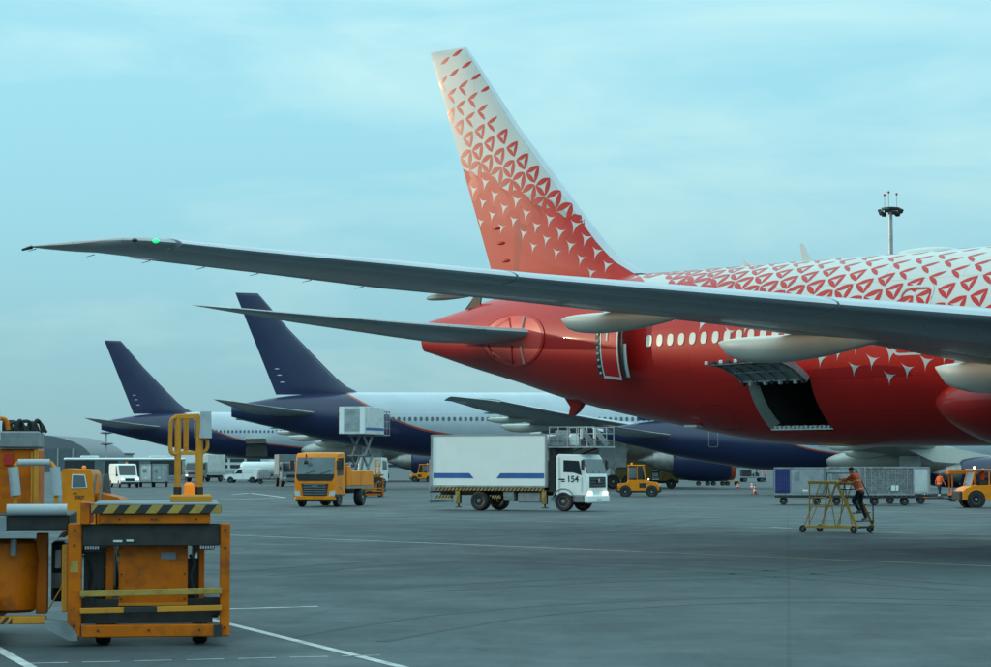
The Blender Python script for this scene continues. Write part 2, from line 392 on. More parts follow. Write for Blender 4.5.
# ------------------------------------------------------------------ far buildings along the edge of the airfield
M_['bld'] = mat('distant_cladding', (0.30, 0.34, 0.37), .6, var=.12, scale=.05)
M_['bld2'] = mat('distant_cladding_dark', (0.10, 0.12, 0.14), .6, var=.15, scale=.05)
M_['roofm'] = mat('distant_roof', (0.13, 0.15, 0.17), .55, var=.1, scale=.04)
def hangar(cx, Y, w, h, d):
    t = thing('arched_hangar', 'dark grey arched hangar roof rising beyond the orange loader', 'hangar', (cx, Y, 0))
    prof = [(-w / 2, 0), (-w / 2, h * .35)] + [(-w / 2 * math.cos(PI * i / 16), h * .35 + h * .65 * math.sin(PI * i / 16)) for i in range(1, 16)] + [(w / 2, h * .35), (w / 2, 0)]
    MB().prism(prof, 0, d).build('arched_shell', 'roofm', t, 30)
    MB().span(-w * .36, w * .36, -.6, -.05, 0, h * .62, 0).build('sliding_door', 'bld2', t)
    for i in range(7): MB().span(-w * .36 + i * w * .12 - .2, -w * .36 + i * w * .12 + .2, -.9, -.62, 0, h * .62).build('door_mullion', 'bld', t)
    return t
hangar(at(28, 460, 640).x, 640, 34, 10.2, 60)
def block(px0, px1, py, Y, d, label, storeys=2, roof='roofm', wallm='bld'):
    x0, x1 = at(px0, py, Y).x, at(px1, py, Y).x; h = at(px0, py, Y).z
    t = thing('terminal_building', label, 'building', ((x0 + x1) / 2, Y, 0)); w = x1 - x0
    MB().span(-w / 2, w / 2, 0, d, 0, h - .5).build('wall', wallm, t, 0); MB().span(-w / 2 - .5, w / 2 + .5, -.5, d + .5, h - .498, h, 0, .1).build('roof', roof, t)
    n = max(3, int(w / 5)); fl = (h - .8) / storeys
    for s in range(storeys):
        for i in range(n):
            cx = -w / 2 + (i + .5) * w / n
            o = link('window', cached(('bw', round(w / n, 2), round(fl, 2)), lambda: MB().span(-w / n * .42, w / n * .42, -.12, -.02, -fl * .28, fl * .28).mesh('window', 'glass')), t, (cx, 0, .4 + (s + .5) * fl))
    return t
block(84, 118, 452.5, 720, 30, 'low grey terminal block beside the twin-ring light mast', 2)
block(640, 775, 455, 900, 25, 'long low terminal far beyond the traffic cones', 2)
block(196, 262, 456, 760, 25, 'pale low terminal seen under the far airliner', 2, wallm='offwhite')
block(-60, 60, 458.5, 820, 25, 'low terminal wing beyond the arched hangar', 1)
block(900, 1080, 452, 850, 25, 'low terminal beyond the orange towing tug', 2)
block(300, 600, 457.5, 980, 25, 'long distant terminal beyond the parked airliners', 2)
# the pier the photographer's side belongs to: it stands left of the view and shades the apron
t = thing('terminal_pier', 'tall flat-roofed terminal pier standing beside the apron', 'building', (-92, 40, 0))
M_['pier'] = mat('pier_cladding', (0.34, 0.37, 0.39), .55, var=.1, scale=.2)
PIER_H = 16.1
MB().span(-14, 14, -130, 95, 0, PIER_H - .6).build('wall', 'pier', t, 0); MB().span(-14.6, 14.6, -130.6, 95.6, PIER_H - .598, PIER_H, 0, .1).build('roof', 'roofm', t)
wm = MB().span(14.003, 14.15, -2.3, 2.3, -1.5, 1.5).mesh('window', 'glass')
for i in range(44):
    for z in (3.0, 7.4, 11.8): link('window', wm, t, (0, -127 + i * 5, z))

# tyre marks left by turning tugs
M_['tyremark'] = mat('tyre_mark', (0.040, 0.057, 0.065), .8, var=.35, scale=1.2)
def tyre_mark(pts, gap=1.5, w=.2):
    c = catrom([ground(*p) for p in pts], 10)
    for off in (-gap / 2, gap / 2):
        vs, fs = [], []
        for i, q in enumerate(c):
            d = (c[min(i + 1, len(c) - 1)] - c[max(i - 1, 0)]).normalized(); n = Vector((-d.y, d.x, 0)); k = w * random.uniform(.7, 1.1) / 2
            vs += [q + n * (off - k) + Vector((0, 0, .003)), q + n * (off + k) + Vector((0, 0, .003))]
        for i in range(len(c) - 1): fs.append((2 * i, 2 * i + 2, 2 * i + 3, 2 * i + 1))
        MB().add(vs, fs).build('tyre_mark', 'tyremark', apron, 0)
for q in ([(240, 575), (420, 562), (640, 566), (1000, 590)], [(330, 640), (520, 612), (760, 600), (1010, 604)], [(230, 548), (420, 542), (600, 530), (690, 518)], [(560, 545), (700, 548), (850, 552), (1005, 548)], [(400, 590), (600, 580), (760, 575), (900, 560)]): tyre_mark(q)
# ------------------------------------------------------------------ airliner (frame: x = metres forward of the tail end, y = port, z = up)
BOT = [(0, 6.86), (0.6, 6.72), (3, 6.1), (5.66, 5.47), (7.8, 4.92), (9.3, 4.58), (10.8, 4.28), (11.9, 4.08), (13.9, 3.76), (15.85, 3.45), (17.7, 3.18), (19.5, 3.02), (21.5, 2.96), (24, 2.95), (60, 2.95), (64, 3.05), (67, 3.35), (70, 3.95), (72, 4.65), (73, 5.35)]
TOP = [(0, 8.0), (2.7, 8.47), (4.4, 8.78), (8, 9.1), (11.9, 9.25), (14, 9.25), (60, 9.25), (63, 9.15), (66, 8.75), (69, 7.75), (71, 6.9), (72.3, 6.25), (73, 5.65)]
WID = [(0, 0.22), (2, 0.62), (5, 1.30), (8, 1.92), (10, 2.28), (13, 2.68), (16, 2.95), (19, 3.07), (22, 3.1), (60, 3.1), (64, 2.95), (67, 2.55), (70, 1.75), (72, 0.9), (73, 0.2)]
def fus(s, psi, off=0.0):
    zb, zt, w = smooth_lerp(BOT, s), smooth_lerp(TOP, s), smooth_lerp(WID, s)
    zc, hh = (zb + zt) / 2, (zt - zb) / 2
    n = Vector((0, -math.cos(psi) / w, math.sin(psi) / hh)).normalized()
    return Vector((s, -w * math.cos(psi), zc + hh * math.sin(psi))) + n * off
def psi_for(s, z):
    zb, zt = smooth_lerp(BOT, s), smooth_lerp(TOP, s); zc, hh = (zb + zt) / 2, (zt - zb) / 2
    return math.asin(max(-1, min(1, (z - zc) / hh)))
DOOR5 = (12.62, 13.68, 5.62, 7.5)           # s0, s1, z0, z1 of the open passenger doorway
CARGO = (19.6, 22.3, R(-57), R(-17.5))    # s0, s1, psi0, psi1 of the aft hold opening

def fuselage_mesh(mats, openings):
    ss = frange(0, 3, 6) + frange(3, 12, 14)[1:] + frange(12, 24, 18)[1:] + frange(24, 60, 18)[1:] + frange(60, 73, 16)[1:]
    ps = frange(-PI / 2, 3 * PI / 2, 150)[:-1]
    holes = []
    if 'door' in openings:
        s0, s1, z0, z1 = DOOR5; sm = (s0 + s1) / 2; holes.append((s0, s1, psi_for(sm, z0), psi_for(sm, z1)))
    if 'cargo' in openings: holes.append(CARGO)
    for h in holes:
        ss = [s for s in ss if min(abs(s - h[0]), abs(s - h[1])) > 0.12] + [h[0], h[1]]
        ps = [p for p in ps if min(abs(p - h[2]), abs(p - h[3])) > 0.01] + [h[2], h[3]]
    ss.sort(); ps.sort(); n = len(ps)
    b = MB(); b.v = [fus(s, p) for s in ss for p in ps]
    for i in range(len(ss) - 1):
        for k in range(n):
            k2 = (k + 1) % n
            sm = (ss[i] + ss[i + 1]) / 2; pm = (ps[k] + (ps[k2] if k2 else ps[0] + 2 * PI)) / 2
            if any(h[0] < sm < h[1] and h[2] < pm < h[3] for h in holes): continue
            b.f.append((i * n + k, i * n + k2, (i + 1) * n + k2, (i + 1) * n + k)); b.m.append(0)
    b.f.append(tuple(reversed(range(n)))); b.m.append(0)
    o = (len(ss) - 1) * n; b.f.append(tuple(range(o, o + n))); b.m.append(0)
    return b.mesh('fuselage', mats, 50, fix=False)

def yt(x, t): return 5 * t * (0.2969 * math.sqrt(max(x, 0)) - 0.126 * x - 0.3516 * x * x + 0.2843 * x ** 3 - 0.1015 * x ** 4)
def foil_ring(a, b, n=9):
    "list of (x/c, side) round an aerofoil slice from x/c = a to b"
    xs = [a + (b - a) * (1 - math.cos(PI * i / n)) / 2 for i in range(n + 1)]
    up = [(x, 1) for x in xs]; lo = [(x, -1) for x in reversed(xs)]
    if a == 0: lo = lo[:-1]
    return up + lo
def wing_part(secs, a, b, name, mats, mirror=False, n=9, cam=0.0):
    "secs: (r, sLE, zLE, sTE, zTE, thickness ratio)"
    m = MB(); rings = []
    for r, sl, zl, st, zt, t in secs:
        ring = []
        for x, sd in foil_ring(a, b, n):
            c = sl - st; h = yt(x, t) * c
            z = zl + (zt - zl) * x + (h * (1 + cam) if sd > 0 else -h * (1 - cam))
            ring.append(Vector((sl - c * x, r if mirror else -r, z)))
        rings.append(ring)
    m.loft(rings); return m.mesh(name, mats, 40)
def sub(secs, r0, r1):
    "sections cut to r0..r1 (linear between the given ones)"
    def at_r(r):
        for A, B in zip(secs, secs[1:]):
            if min(A[0], B[0]) - 1e-6 <= r <= max(A[0], B[0]) + 1e-6:
                t = (r - A[0]) / (B[0] - A[0]); return tuple(A[i] + (B[i] - A[i]) * t for i in range(6))
    rs = sorted({r0, r1} | {q[0] for q in secs if r0 < q[0] < r1}); return [at_r(r) for r in rs]
WING = [(2.6, 43.8, 5.13, 30.1, 5.13, 0.1215), (5.5, 41.81, 5.43, 29.55, 5.48, 0.117), (8, 40.06, 5.7, 29.07, 5.79, 0.108), (10.5, 38.3, 5.87, 28.6, 5.96, 0.0814), (13, 36.55, 6.08, 27.5, 6.25, 0.0777), (16, 34.44, 6.32, 26.17, 6.54, 0.074), (19, 32.34, 6.59, 24.85, 6.81, 0.074), (22, 30.23, 6.86, 23.53, 7.03, 0.074), (25, 28.13, 7.177, 22.2, 7.347, 0.074), (28, 26.02, 7.485, 20.88, 7.635, 0.074), (29.6, 24.95, 7.665, 20.15, 7.785, 0.0703)]
TIP_P = [(29.6, 24.95, 7.665, 20.15, 7.785, 0.0703), (30.1, 24.45, 7.72, 19.85, 7.83, 0.0629), (30.35, 23.9, 7.76, 19.7, 7.86, 0.0444), (30.45, 23, 7.8, 19.6, 7.88, 0.0148)]
TIP_R = [(29.6, 24.95, 7.57, 20.15, 7.69, 0.0703), (30.8, 23.6, 7.72, 20.3, 7.81, 0.0592), (31.8, 22.1, 7.84, 20.5, 7.91, 0.0518), (32.4, 21.2, 7.92, 20.7, 7.96, 0.037)]
STAB = [(0.9, 8.85, 7.17, 2.3, 7.05, 0.075), (1.5, 8.46, 7.21, 2.16, 7.1, 0.07875), (3, 7.15, 7.33, 1.66, 7.27, 0.075), (5, 5.41, 7.53, 1, 7.51, 0.07125), (7, 3.67, 7.75, 0.34, 7.75, 0.0675), (9, 1.93, 7.97, -0.32, 8.03, 0.0675), (10.2, 0.88, 8.11, -0.71, 8.2, 0.06)]
STIP = [(10.2, 0.88, 8.11, -0.71, 8.2, 0.06), (10.55, 0.45, 8.16, -0.82, 8.25, 0.0525), (10.7, 0, 8.21, -0.88, 8.27, 0.0375), (10.76, -0.4, 8.25, -0.9, 8.28, 0.015)]
FLE = [(8.3, 14.2), (9.0, 13.2), (9.3, 12.2), (9.8, 11.15), (10.5, 10.25), (11.95, 8.81), (15.3, 5.55), (18.89, 2.45)]
def f_te(z): return 0.3 + (18.85 - z) * 0.405
FINZ = [8.3, 9.0, 9.3, 9.55] + [9.8 + .4 * i for i in range(22)] + [18.5, 18.7, 18.86]
def fin_y(s, z):
    "half thickness of the fin at s, z"
    a, b = lerp(FLE, z), f_te(z); c = a - b; x = min(max((a - s) / c, 0), 1)
    return yt(x, 0.095) * min(c, 7.5)
def fin_part(a, b, name, mats, zs=FINZ, n=22):
    m = MB(); rings = []
    for z in zs:
        le, te = lerp(FLE, z), f_te(z); c = le - te; ring = []
        for x, sd in foil_ring(a, b, n):
            s = le - c * x
            zz = z + (0.06 * (x - 0.4) if z > 18.5 else 0)
            k = 0.35 if z > 18.8 else 1.0
            ring.append(Vector((s, -sd * fin_y(s, z) * k, zz)))
        rings.append(ring)
    m.loft(rings); return m.mesh(name, mats, 40)

def canoe(m, s0, s1, r, ztop, depth, wd, mirror, k=0.62):
    "flap track fairing hanging under the wing"
    rings = []; N = 16; sg = 1 if mirror else -1
    for i in range(N + 1):
        t = i / N; s = s0 + (s1 - s0) * t
        e = max(math.sin(PI * min(1, (t if t < 0.5 else t)) ** k) if 0 < t < 1 else 0, 0.03) ** 0.75
        zt = ztop(s); ring = []
        for q in range(14):
            a = 2 * PI * q / 14; cy = math.cos(a) * wd * 0.5 * e
            cz = math.sin(a); cz = zt + (0.12 * e * cz if cz > 0 else depth * e * cz)
            ring.append(Vector((s, sg * r + cy, cz - 0.02)))
        rings.append(ring)
    m.loft(rings)

# -- paints
def seams(m, sx, sy, w=.014, dark=.72, rot=0.0, arc=False):
    "riveted panel joints: darkens thin lines on a grid in metres, in the object's own frame"
    n, l = m.node_tree.nodes, m.node_tree.links; b = n['Principled BSDF']
    t = n.new('ShaderNodeTexCoord'); src = t.outputs['Object']
    if arc:
        s = n.new('ShaderNodeSeparateXYZ'); l.new(src, s.inputs[0]); c = n.new('ShaderNodeCombineXYZ')
        a1 = n.new('ShaderNodeMath'); a1.operation = 'SUBTRACT'; a1.inputs[1].default_value = 6.1; l.new(s.outputs[2], a1.inputs[0])
        a2 = n.new('ShaderNodeMath'); a2.operation = 'ARCTAN2'; l.new(a1.outputs[0], a2.inputs[0]); l.new(s.outputs[1], a2.inputs[1])
        a3 = n.new('ShaderNodeMath'); a3.operation = 'MULTIPLY'; a3.inputs[1].default_value = 3.1; l.new(a2.outputs[0], a3.inputs[0])
        l.new(s.outputs[0], c.inputs[0]); l.new(a3.outputs[0], c.inputs[1]); src = c.outputs[0]
    mp_ = n.new('ShaderNodeMapping'); mp_.inputs['Rotation'].default_value = (0, 0, rot); l.new(src, mp_.inputs[0])
    br = n.new('ShaderNodeTexBrick'); br.offset = .5; br.inputs['Scale'].default_value = 1; br.inputs['Brick Width'].default_value = sx; br.inputs['Row Height'].default_value = sy; br.inputs['Mortar Size'].default_value = w; br.inputs['Mortar Smooth'].default_value = .3
    br.inputs['Color1'].default_value = (1, 1, 1, 1); br.inputs['Color2'].default_value = (.98, .98, .98, 1); br.inputs['Mortar'].default_value = (dark, dark, dark, 1); l.new(mp_.outputs[0], br.inputs[0])
    old = b.inputs['Base Color'].links[0].from_socket
    mx = n.new('ShaderNodeMix'); mx.data_type = 'RGBA'; mx.blend_type = 'MULTIPLY'; mx.inputs[0].default_value = 1; l.new(old, mx.inputs[6]); l.new(br.outputs[0], mx.inputs[7]); l.new(mx.outputs[2], b.inputs['Base Color'])
def livery_red_white():
    "white body turning solid red below a slanted line (print), clear-coated"
    m = bpy.data.materials.new('red_white_livery'); m.use_nodes = True; nt = m.node_tree; n, l = nt.nodes, nt.links; b = n['Principled BSDF']
    tcx = n.new('ShaderNodeTexCoord'); sp = n.new('ShaderNodeSeparateXYZ'); l.new(tcx.outputs['Object'], sp.inputs[0])
    def mth(op, a, bb=None, c=None):
        q = n.new('ShaderNodeMath'); q.operation = op
        for i, x in enumerate((a, bb, c)):
            if x is None: continue
            if isinstance(x, (int, float)): q.inputs[i].default_value = x
            else: l.new(x, q.inputs[i])
        return q.outputs[0]
    h = mth('DIVIDE', mth('SUBTRACT', sp.outputs[2], 6.1), 3.15)
    v = mth('MULTIPLY', mth('ARCSINE', mth('MAXIMUM', mth('MINIMUM', h, 1.0), -1.0)), 3.12)
    aft = mth('MULTIPLY', mth('MAXIMUM', mth('SUBTRACT', 14.0, sp.outputs[0]), 0.0), -0.55)
    t = mth('ADD', mth('ADD', v, mth('MULTIPLY', mth('SUBTRACT', sp.outputs[0], 18.0), 0.2)), mth('SUBTRACT', mth('MULTIPLY_ADD', mth('MAXIMUM', mth('SUBTRACT', 20.0, sp.outputs[0]), 0.0), -0.12, aft), 0.2))
    step = mth('GREATER_THAN', t, 1.15)
    no = n.new('ShaderNodeTexNoise'); no.inputs['Scale'].default_value = 0.7; no.inputs['Detail'].default_value = 5; l.new(tcx.outputs['Object'], no.inputs[0])
    mx = n.new('ShaderNodeMix'); mx.data_type = 'RGBA'; l.new(step, mx.inputs[0]); mx.inputs[6].default_value = (*RED, 1); mx.inputs[7].default_value = (*WHT, 1)
    mr = n.new('ShaderNodeMapRange'); mr.inputs[3].default_value = 0.86; mr.inputs[4].default_value = 1.1; l.new(no.outputs[0], mr.inputs[0])
    m2 = n.new('ShaderNodeMix'); m2.data_type = 'RGBA'; m2.blend_type = 'MULTIPLY'; m2.inputs[0].default_value = 1; l.new(mx.outputs[2], m2.inputs[6]); l.new(mr.outputs[0], m2.inputs[7])
    l.new(m2.outputs[2], b.inputs['Base Color']); b.inputs['Roughness'].default_value = 0.45; b.inputs['Specular IOR Level'].default_value = 0.2; b.inputs['Coat Weight'].default_value = 0.35; b.inputs['Coat Roughness'].default_value = 0.05
    return m
RED, WHT = (0.47, 0.009, 0.006), (0.52, 0.55, 0.54)
NAVY, SILVER, ORANGE = (0.012, 0.020, 0.075), (0.46, 0.52, 0.58), (0.48, 0.075, 0.025)
def livery_silver_navy(shift=0.0):
    m = bpy.data.materials.new('silver_navy_livery'); m.use_nodes = True; nt = m.node_tree; n, l = nt.nodes, nt.links; b = n['Principled BSDF']
    tcx = n.new('ShaderNodeTexCoord'); sp = n.new('ShaderNodeSeparateXYZ'); l.new(tcx.outputs['Object'], sp.inputs[0])
    dv = n.new('ShaderNodeMath'); dv.operation = 'DIVIDE'; dv.inputs[1].default_value = 80; sf = n.new('ShaderNodeMath'); sf.operation = 'SUBTRACT'; sf.inputs[1].default_value = shift; l.new(sp.outputs[0], sf.inputs[0]); l.new(sf.outputs[0], dv.inputs[0])
    fc = n.new('ShaderNodeFloatCurve'); l.new(dv.outputs[0], fc.inputs['Value'])
    cv = fc.mapping.curves[0]
    pts = [(0, 10), (8.6, 10), (9.9, 9.7), (11.8, 8.6), (13.6, 7.6), (16.2, 6.3), (20, 5.2), (25, 4.6), (31, 4.0), (40, 3.7), (80, 3.6)]
    cv.points[0].location = (pts[0][0] / 80, pts[0][1] / 10); cv.points[1].location = (1, pts[-1][1] / 10)
    for a, z in pts[1:-1]: cv.points.new(a / 80, z / 10)
    for p in cv.points: p.handle_type = 'AUTO_CLAMPED'
    fc.mapping.update()
    mu = n.new('ShaderNodeMath'); mu.operation = 'MULTIPLY'; mu.inputs[1].default_value = 10; l.new(fc.outputs[0], mu.inputs[0])
    sb = n.new('ShaderNodeMath'); sb.operation = 'SUBTRACT'; l.new(sp.outputs[2], sb.inputs[0]); l.new(mu.outputs[0], sb.inputs[1])
    rp = n.new('ShaderNodeValToRGB'); rp.color_ramp.interpolation = 'CONSTANT'; e = rp.color_ramp.elements
    e[0].position = 0; e[0].color = (*NAVY, 1); e[1].position = 0.5; e[1].color = (*ORANGE, 1); q = e.new(0.510); q.color = (*SILVER, 1)
    mr = n.new('ShaderNodeMapRange'); mr.inputs[1].default_value = -8; mr.inputs[2].default_value = 8; l.new(sb.outputs[0], mr.inputs[0]); l.new(mr.outputs[0], rp.inputs[0])
    no = n.new('ShaderNodeTexNoise'); no.inputs['Scale'].default_value = 0.6; no.inputs['Detail'].default_value = 5; l.new(tcx.outputs['Object'], no.inputs[0])
    m3 = n.new('ShaderNodeMapRange'); m3.inputs[3].default_value = 0.85; m3.inputs[4].default_value = 1.1; l.new(no.outputs[0], m3.inputs[0])
    m2 = n.new('ShaderNodeMix'); m2.data_type = 'RGBA'; m2.blend_type = 'MULTIPLY'; m2.inputs[0].default_value = 1; l.new(rp.outputs[0], m2.inputs[6]); l.new(m3.outputs[0], m2.inputs[7])
    l.new(m2.outputs[2], b.inputs['Base Color']); b.inputs['Roughness'].default_value = 0.33; b.inputs['Coat Weight'].default_value = 0.4; b.inputs['Coat Roughness'].default_value = 0.1
    return m
M_['livR'] = livery_red_white(); M_['livA'] = livery_silver_navy(); M_['livC'] = livery_silver_navy(6.0)
M_['red'] = mat('aircraft_red', RED, 0.41, var=0.08, scale=0.7, coat=0.35, spec=0.2)
M_['redseal'] = mat('aircraft_red_faded', (0.66, 0.05, 0.035), 0.4, var=0.1, scale=1.0)
M_['acwhite'] = mat('aircraft_white', WHT, 0.41, var=0.06, scale=0.7, coat=0.35, spec=0.2)
M_['navy'] = mat('aircraft_navy', NAVY, 0.32, var=0.15, scale=0.5, coat=0.5)
M_['wing'] = mat('wing_grey', (0.34, 0.37, 0.385), 0.38, var=0.12, scale=0.6, coat=0.15, dirt=0.12, dscale=0.5)
M_['flap'] = mat('flap_grey', (0.30, 0.33, 0.345), 0.42, var=0.12, scale=0.8)
M_['slat'] = mat('bare_leading_edge', (0.46, 0.50, 0.54), 0.3, metal=0.7, var=0.1, scale=0.8)
seams(M_['livR'], 3.1, 1.25, arc=True); seams(M_['livA'], 3.1, 1.25, arc=True); seams(M_['livC'], 3.1, 1.25, arc=True); seams(M_['wing'], 2.6, 1.1, .02, .7, R(-35)); seams(M_['flap'], 3.4, 5, .02, .7, R(-20))
M_['fair'] = mat('fairing_pale_grey', (0.60, 0.60, 0.54), 0.42, var=0.12, scale=1.2, dirt=0.12)
M_['acwin'] = mat('cabin_window_shade', (0.74, 0.72, 0.62), 0.25, var=0.1, coat=0.6)
M_['acwind'] = mat('cabin_window_dark', (0.05, 0.07, 0.09), 0.12, var=0.1, coat=0.6)
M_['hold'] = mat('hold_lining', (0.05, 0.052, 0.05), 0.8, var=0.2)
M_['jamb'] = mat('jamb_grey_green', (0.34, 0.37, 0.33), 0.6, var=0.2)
M_['orangeline'] = mat('engine_lip_red', ORANGE, 0.35)
M_['exh'] = mat('exhaust_metal', (0.30, 0.29, 0.28), 0.4, metal=0.7, var=0.3, scale=2)
M_['gearw'] = mat('gear_white', (0.55, 0.57, 0.56), 0.5, var=0.15, dirt=0.3)
M_['green'] = mat('green_nav_lamp', (0.02, 0.62, 0.22), 0.2, emit=1.3)

def oval(w, h, n=16, p=2.6):
    out = []
    for i in range(n):
        t = 2 * PI * i / n; c, s = math.cos(t), math.sin(t)
        out.append((math.copysign(abs(c) ** (2 / p), c) * w / 2, math.copysign(abs(s) ** (2 / p), s) * h / 2))
    return out
def outline(m, s0, s1, z0, z1, off, w=0.05, rad=0.18, n=5):
    "thin raised outline of a door following the starboard skin"
    pts = []
    for cx, cz, a0 in ((s1 - rad, z1 - rad, 0), (s0 + rad, z1 - rad, PI / 2), (s0 + rad, z0 + rad, PI), (s1 - rad, z0 + rad, 3 * PI / 2)):
        for i in range(n + 1):
            a = a0 + PI / 2 * i / n; pts.append((cx + rad * math.cos(a), cz + rad * math.sin(a)))
    dense = []
    for p, q in zip(pts, pts[1:] + pts[:1]):
        for k in range(4): dense.append((p[0] + (q[0] - p[0]) * k / 4, p[1] + (q[1] - p[1]) * k / 4))
    cs, cz = (s0 + s1) / 2, (z0 + z1) / 2
    vs = []; N = len(dense)
    for f in (1, 0):
        for s, z in dense:
            ds, dz = s - cs, z - cz
            s2 = cs + ds - (0 if f else math.copysign(w, ds) * min(1, abs(ds) / (s1 - s0) * 2)); z2 = cz + dz - (0 if f else math.copysign(w, dz) * min(1, abs(dz) / (z1 - z0) * 2))
            vs.append(fus(s2, psi_for(s2, z2), off))
    m.add(vs, [(i, (i + 1) % N, N + (i + 1) % N, N + i) for i in range(N)])
    return m

def airliner(label, loc, rz, liv, openings=(), win_rng=(15.1, 60.0), group=None, size=1.0, paint=None):
    root = thing('passenger_airliner', label, 'airplane', loc, rz, group); root.scale = (size,) * 3
    paint = paint or {'R': 'livR', 'A': 'livA'}[liv]; finp = {'R': 'livR', 'A': 'navy'}[liv]; tipsecs = TIP_P if liv == 'R' else TIP_R
    k = (paint, tuple(openings))
    fo = link('fuselage', cached(('fus',) + k, lambda: fuselage_mesh(paint, openings)), root)
    # wings and tailplanes
    for mir in (False, True):
        w = link('wing', cached(('w', mir), lambda: wing_part(WING, 0.10, 0.72, 'wing', 'wing', mir)), root)
        for r0, r1 in ((3.4, 9.0), (9.7, 16.2), (16.25, 22.8), (22.85, 29.5)):
            link('slat', cached(('sl', mir, r0), lambda: wing_part(sub(WING, r0, r1), 0, 0.097, 'slat', 'slat', mir, 6)), w)
        for nm, r0, r1 in (('flap', 3.3, 9.6), ('flaperon', 9.66, 11.6), ('flap', 11.66, 20.6), ('aileron', 20.66, 28.2)):
            link(nm, cached(('fl', mir, r0), lambda: wing_part(sub(WING, r0, r1), 0.724, 1, nm, 'flap', mir, 6)), w)
        link('wing_tip', cached(('tip', mir, liv), lambda: wing_part(tipsecs, 0, 1, 'wing_tip', 'wing', mir, 10)), w)
        def topz(r):
            c = [q for q in sub(WING, r, r)][0]
            return lambda s: c[2] + (c[4] - c[2]) * min(max((c[1] - s) / (c[1] - c[3]), 0), 1) - 0.1
        for r, s0, s1, dp, wd in ((4.7, 28.6, 35.2, .85, .8), (11.0, 25.6, 31.9, .68, .78), (16.0, 24.2, 29.0, .46, .6), (20.6, 23.7, 25.4, .07, .1)):
            def mk():
                b = MB(); canoe(b, s0, s1, r, topz(r), dp, wd, mir); return b.mesh('flap_track_fairing', 'fair' if dp > .2 else 'flap', 45)
            link('flap_track_fairing', cached(('fair', mir, r), mk), w)
        st = link('horizontal_stabilizer', cached(('st', mir), lambda: wing_part(STAB, 0.0, 0.70, 'horizontal_stabilizer', 'wing', mir, cam=0.0)), root)
        link('elevator', cached(('el', mir), lambda: wing_part(sub(STAB, 1.6, 10.2), 0.704, 1, 'elevator', 'flap', mir, 5, cam=0.0)), st)
        link('stabilizer_tip', cached(('stt', mir), lambda: wing_part(STIP, 0, 1, 'stabilizer_tip', 'fair', mir, 9, cam=0.0)), st)
    # fin
    fn = link('fin', cached(('fin', finp), lambda: fin_part(0.05, 0.66, 'fin', M_['finw'] if liv == 'R' else 'navy')), root)
    link('leading_edge', cached(('finle', liv), lambda: fin_part(0, 0.048, 'leading_edge', 'slat' if liv == 'R' else 'navy', [z for z in FINZ if z > 9.2], 5)), fn)
    link('rudder', cached(('rud', finp), lambda: fin_part(0.6605, 1, 'rudder', M_['finw'] if liv == 'R' else 'navy', [9.02] + [z for z in FINZ if z > 9.2], 5)), fn)
    def hinges():
        return MB().ball((0, 0, 0), 0.14, n=10, sc=(2.0, .45, .5)).mesh('hinge_fairing', 'red' if liv == 'R' else 'slat')
    for z in (10.2, 10.9, 11.5):
        for sg in (-1, 1): link('hinge_fairing', cached(('hf', liv), hinges), fn, (f_te(z) + 1.1, sg * fin_y(f_te(z) + 1.1, z), z))
    # belly fairing
    def belly():
        b = MB(); rings = []
        for i in range(37):
            t = (i / 36) ** 1.4; s = 26.7 + 22.0 * t; e = math.sqrt(max(0, 1 - max(0, 1 - t / .16) ** 2)) * math.sqrt(max(0, 1 - max(0, 1 - (1 - t) / .3) ** 2)); e = max(e, 0.02)
            rings.append([Vector((s, -math.cos(a) * (1.9 + 1.72 * e), 4.25 + math.sin(a) * (0.2 + 1.42 * e))) for a in [2 * PI * q / 40 for q in range(40)]])
        b.loft(rings); return b.mesh('belly_fairing', 'red' if liv == 'R' else 'fair', 60)
    link('belly_fairing', cached(('belly', liv), belly), root)
    # engines
    for mir in (False, True):
        sg = 1 if mir else -1
        def nac():
            b = MB(); b.lathe([(43.6, 1.35), (43.9, 1.62), (45.2, 1.88), (47, 1.98), (48.6, 1.93), (49.05, 1.82), (49.05, 1.6), (48.2, 1.55), (47, 1.6), (46.9, 0.3)], (-2, sg * 9.6, 2.66), 'x', 32)
            return b.mesh('engine_nacelle', 'acwhite' if liv == 'R' else 'navy', 40)
        en = link('engine_nacelle', cached(('nac', mir, liv), nac), root)
        def lip():
            b = MB(); b.lathe([(48.95, 1.86), (49.3, 1.83), (49.42, 1.72), (49.3, 1.6), (48.95, 1.56)], (-2, sg * 9.6, 2.66), 'x', 32); return b.mesh('intake_lip', 'slat' if liv == 'R' else 'orangeline', 40)
        link('intake_lip', cached(('lip', mir, liv), lip), en)
        def exh():
            b = MB(); b.lathe([(40.4, 0.05), (41.4, 0.5), (41.8, 0.62), (41.8, 0.8), (43.0, 1.1), (44.2, 1.3)], (-2, sg * 9.6, 2.66), 'x', 28); return b.mesh('exhaust_nozzle', 'exh', 40)
        link('exhaust_nozzle', cached(('exh', mir), exh), en)
        def pyl():
            b = MB(); b.prism([(35.5, 5.4), (38.5, 4.0), (41.5, 3.8), (45.8, 4.5), (43.0, 5.2), (39.0, 5.9)], sg * 9.6 - .28, sg * 9.6 + .28); return b.mesh('pylon', 'acwhite' if liv == 'R' else 'fair')
        link('pylon', cached(('pyl', mir, liv), pyl), en)
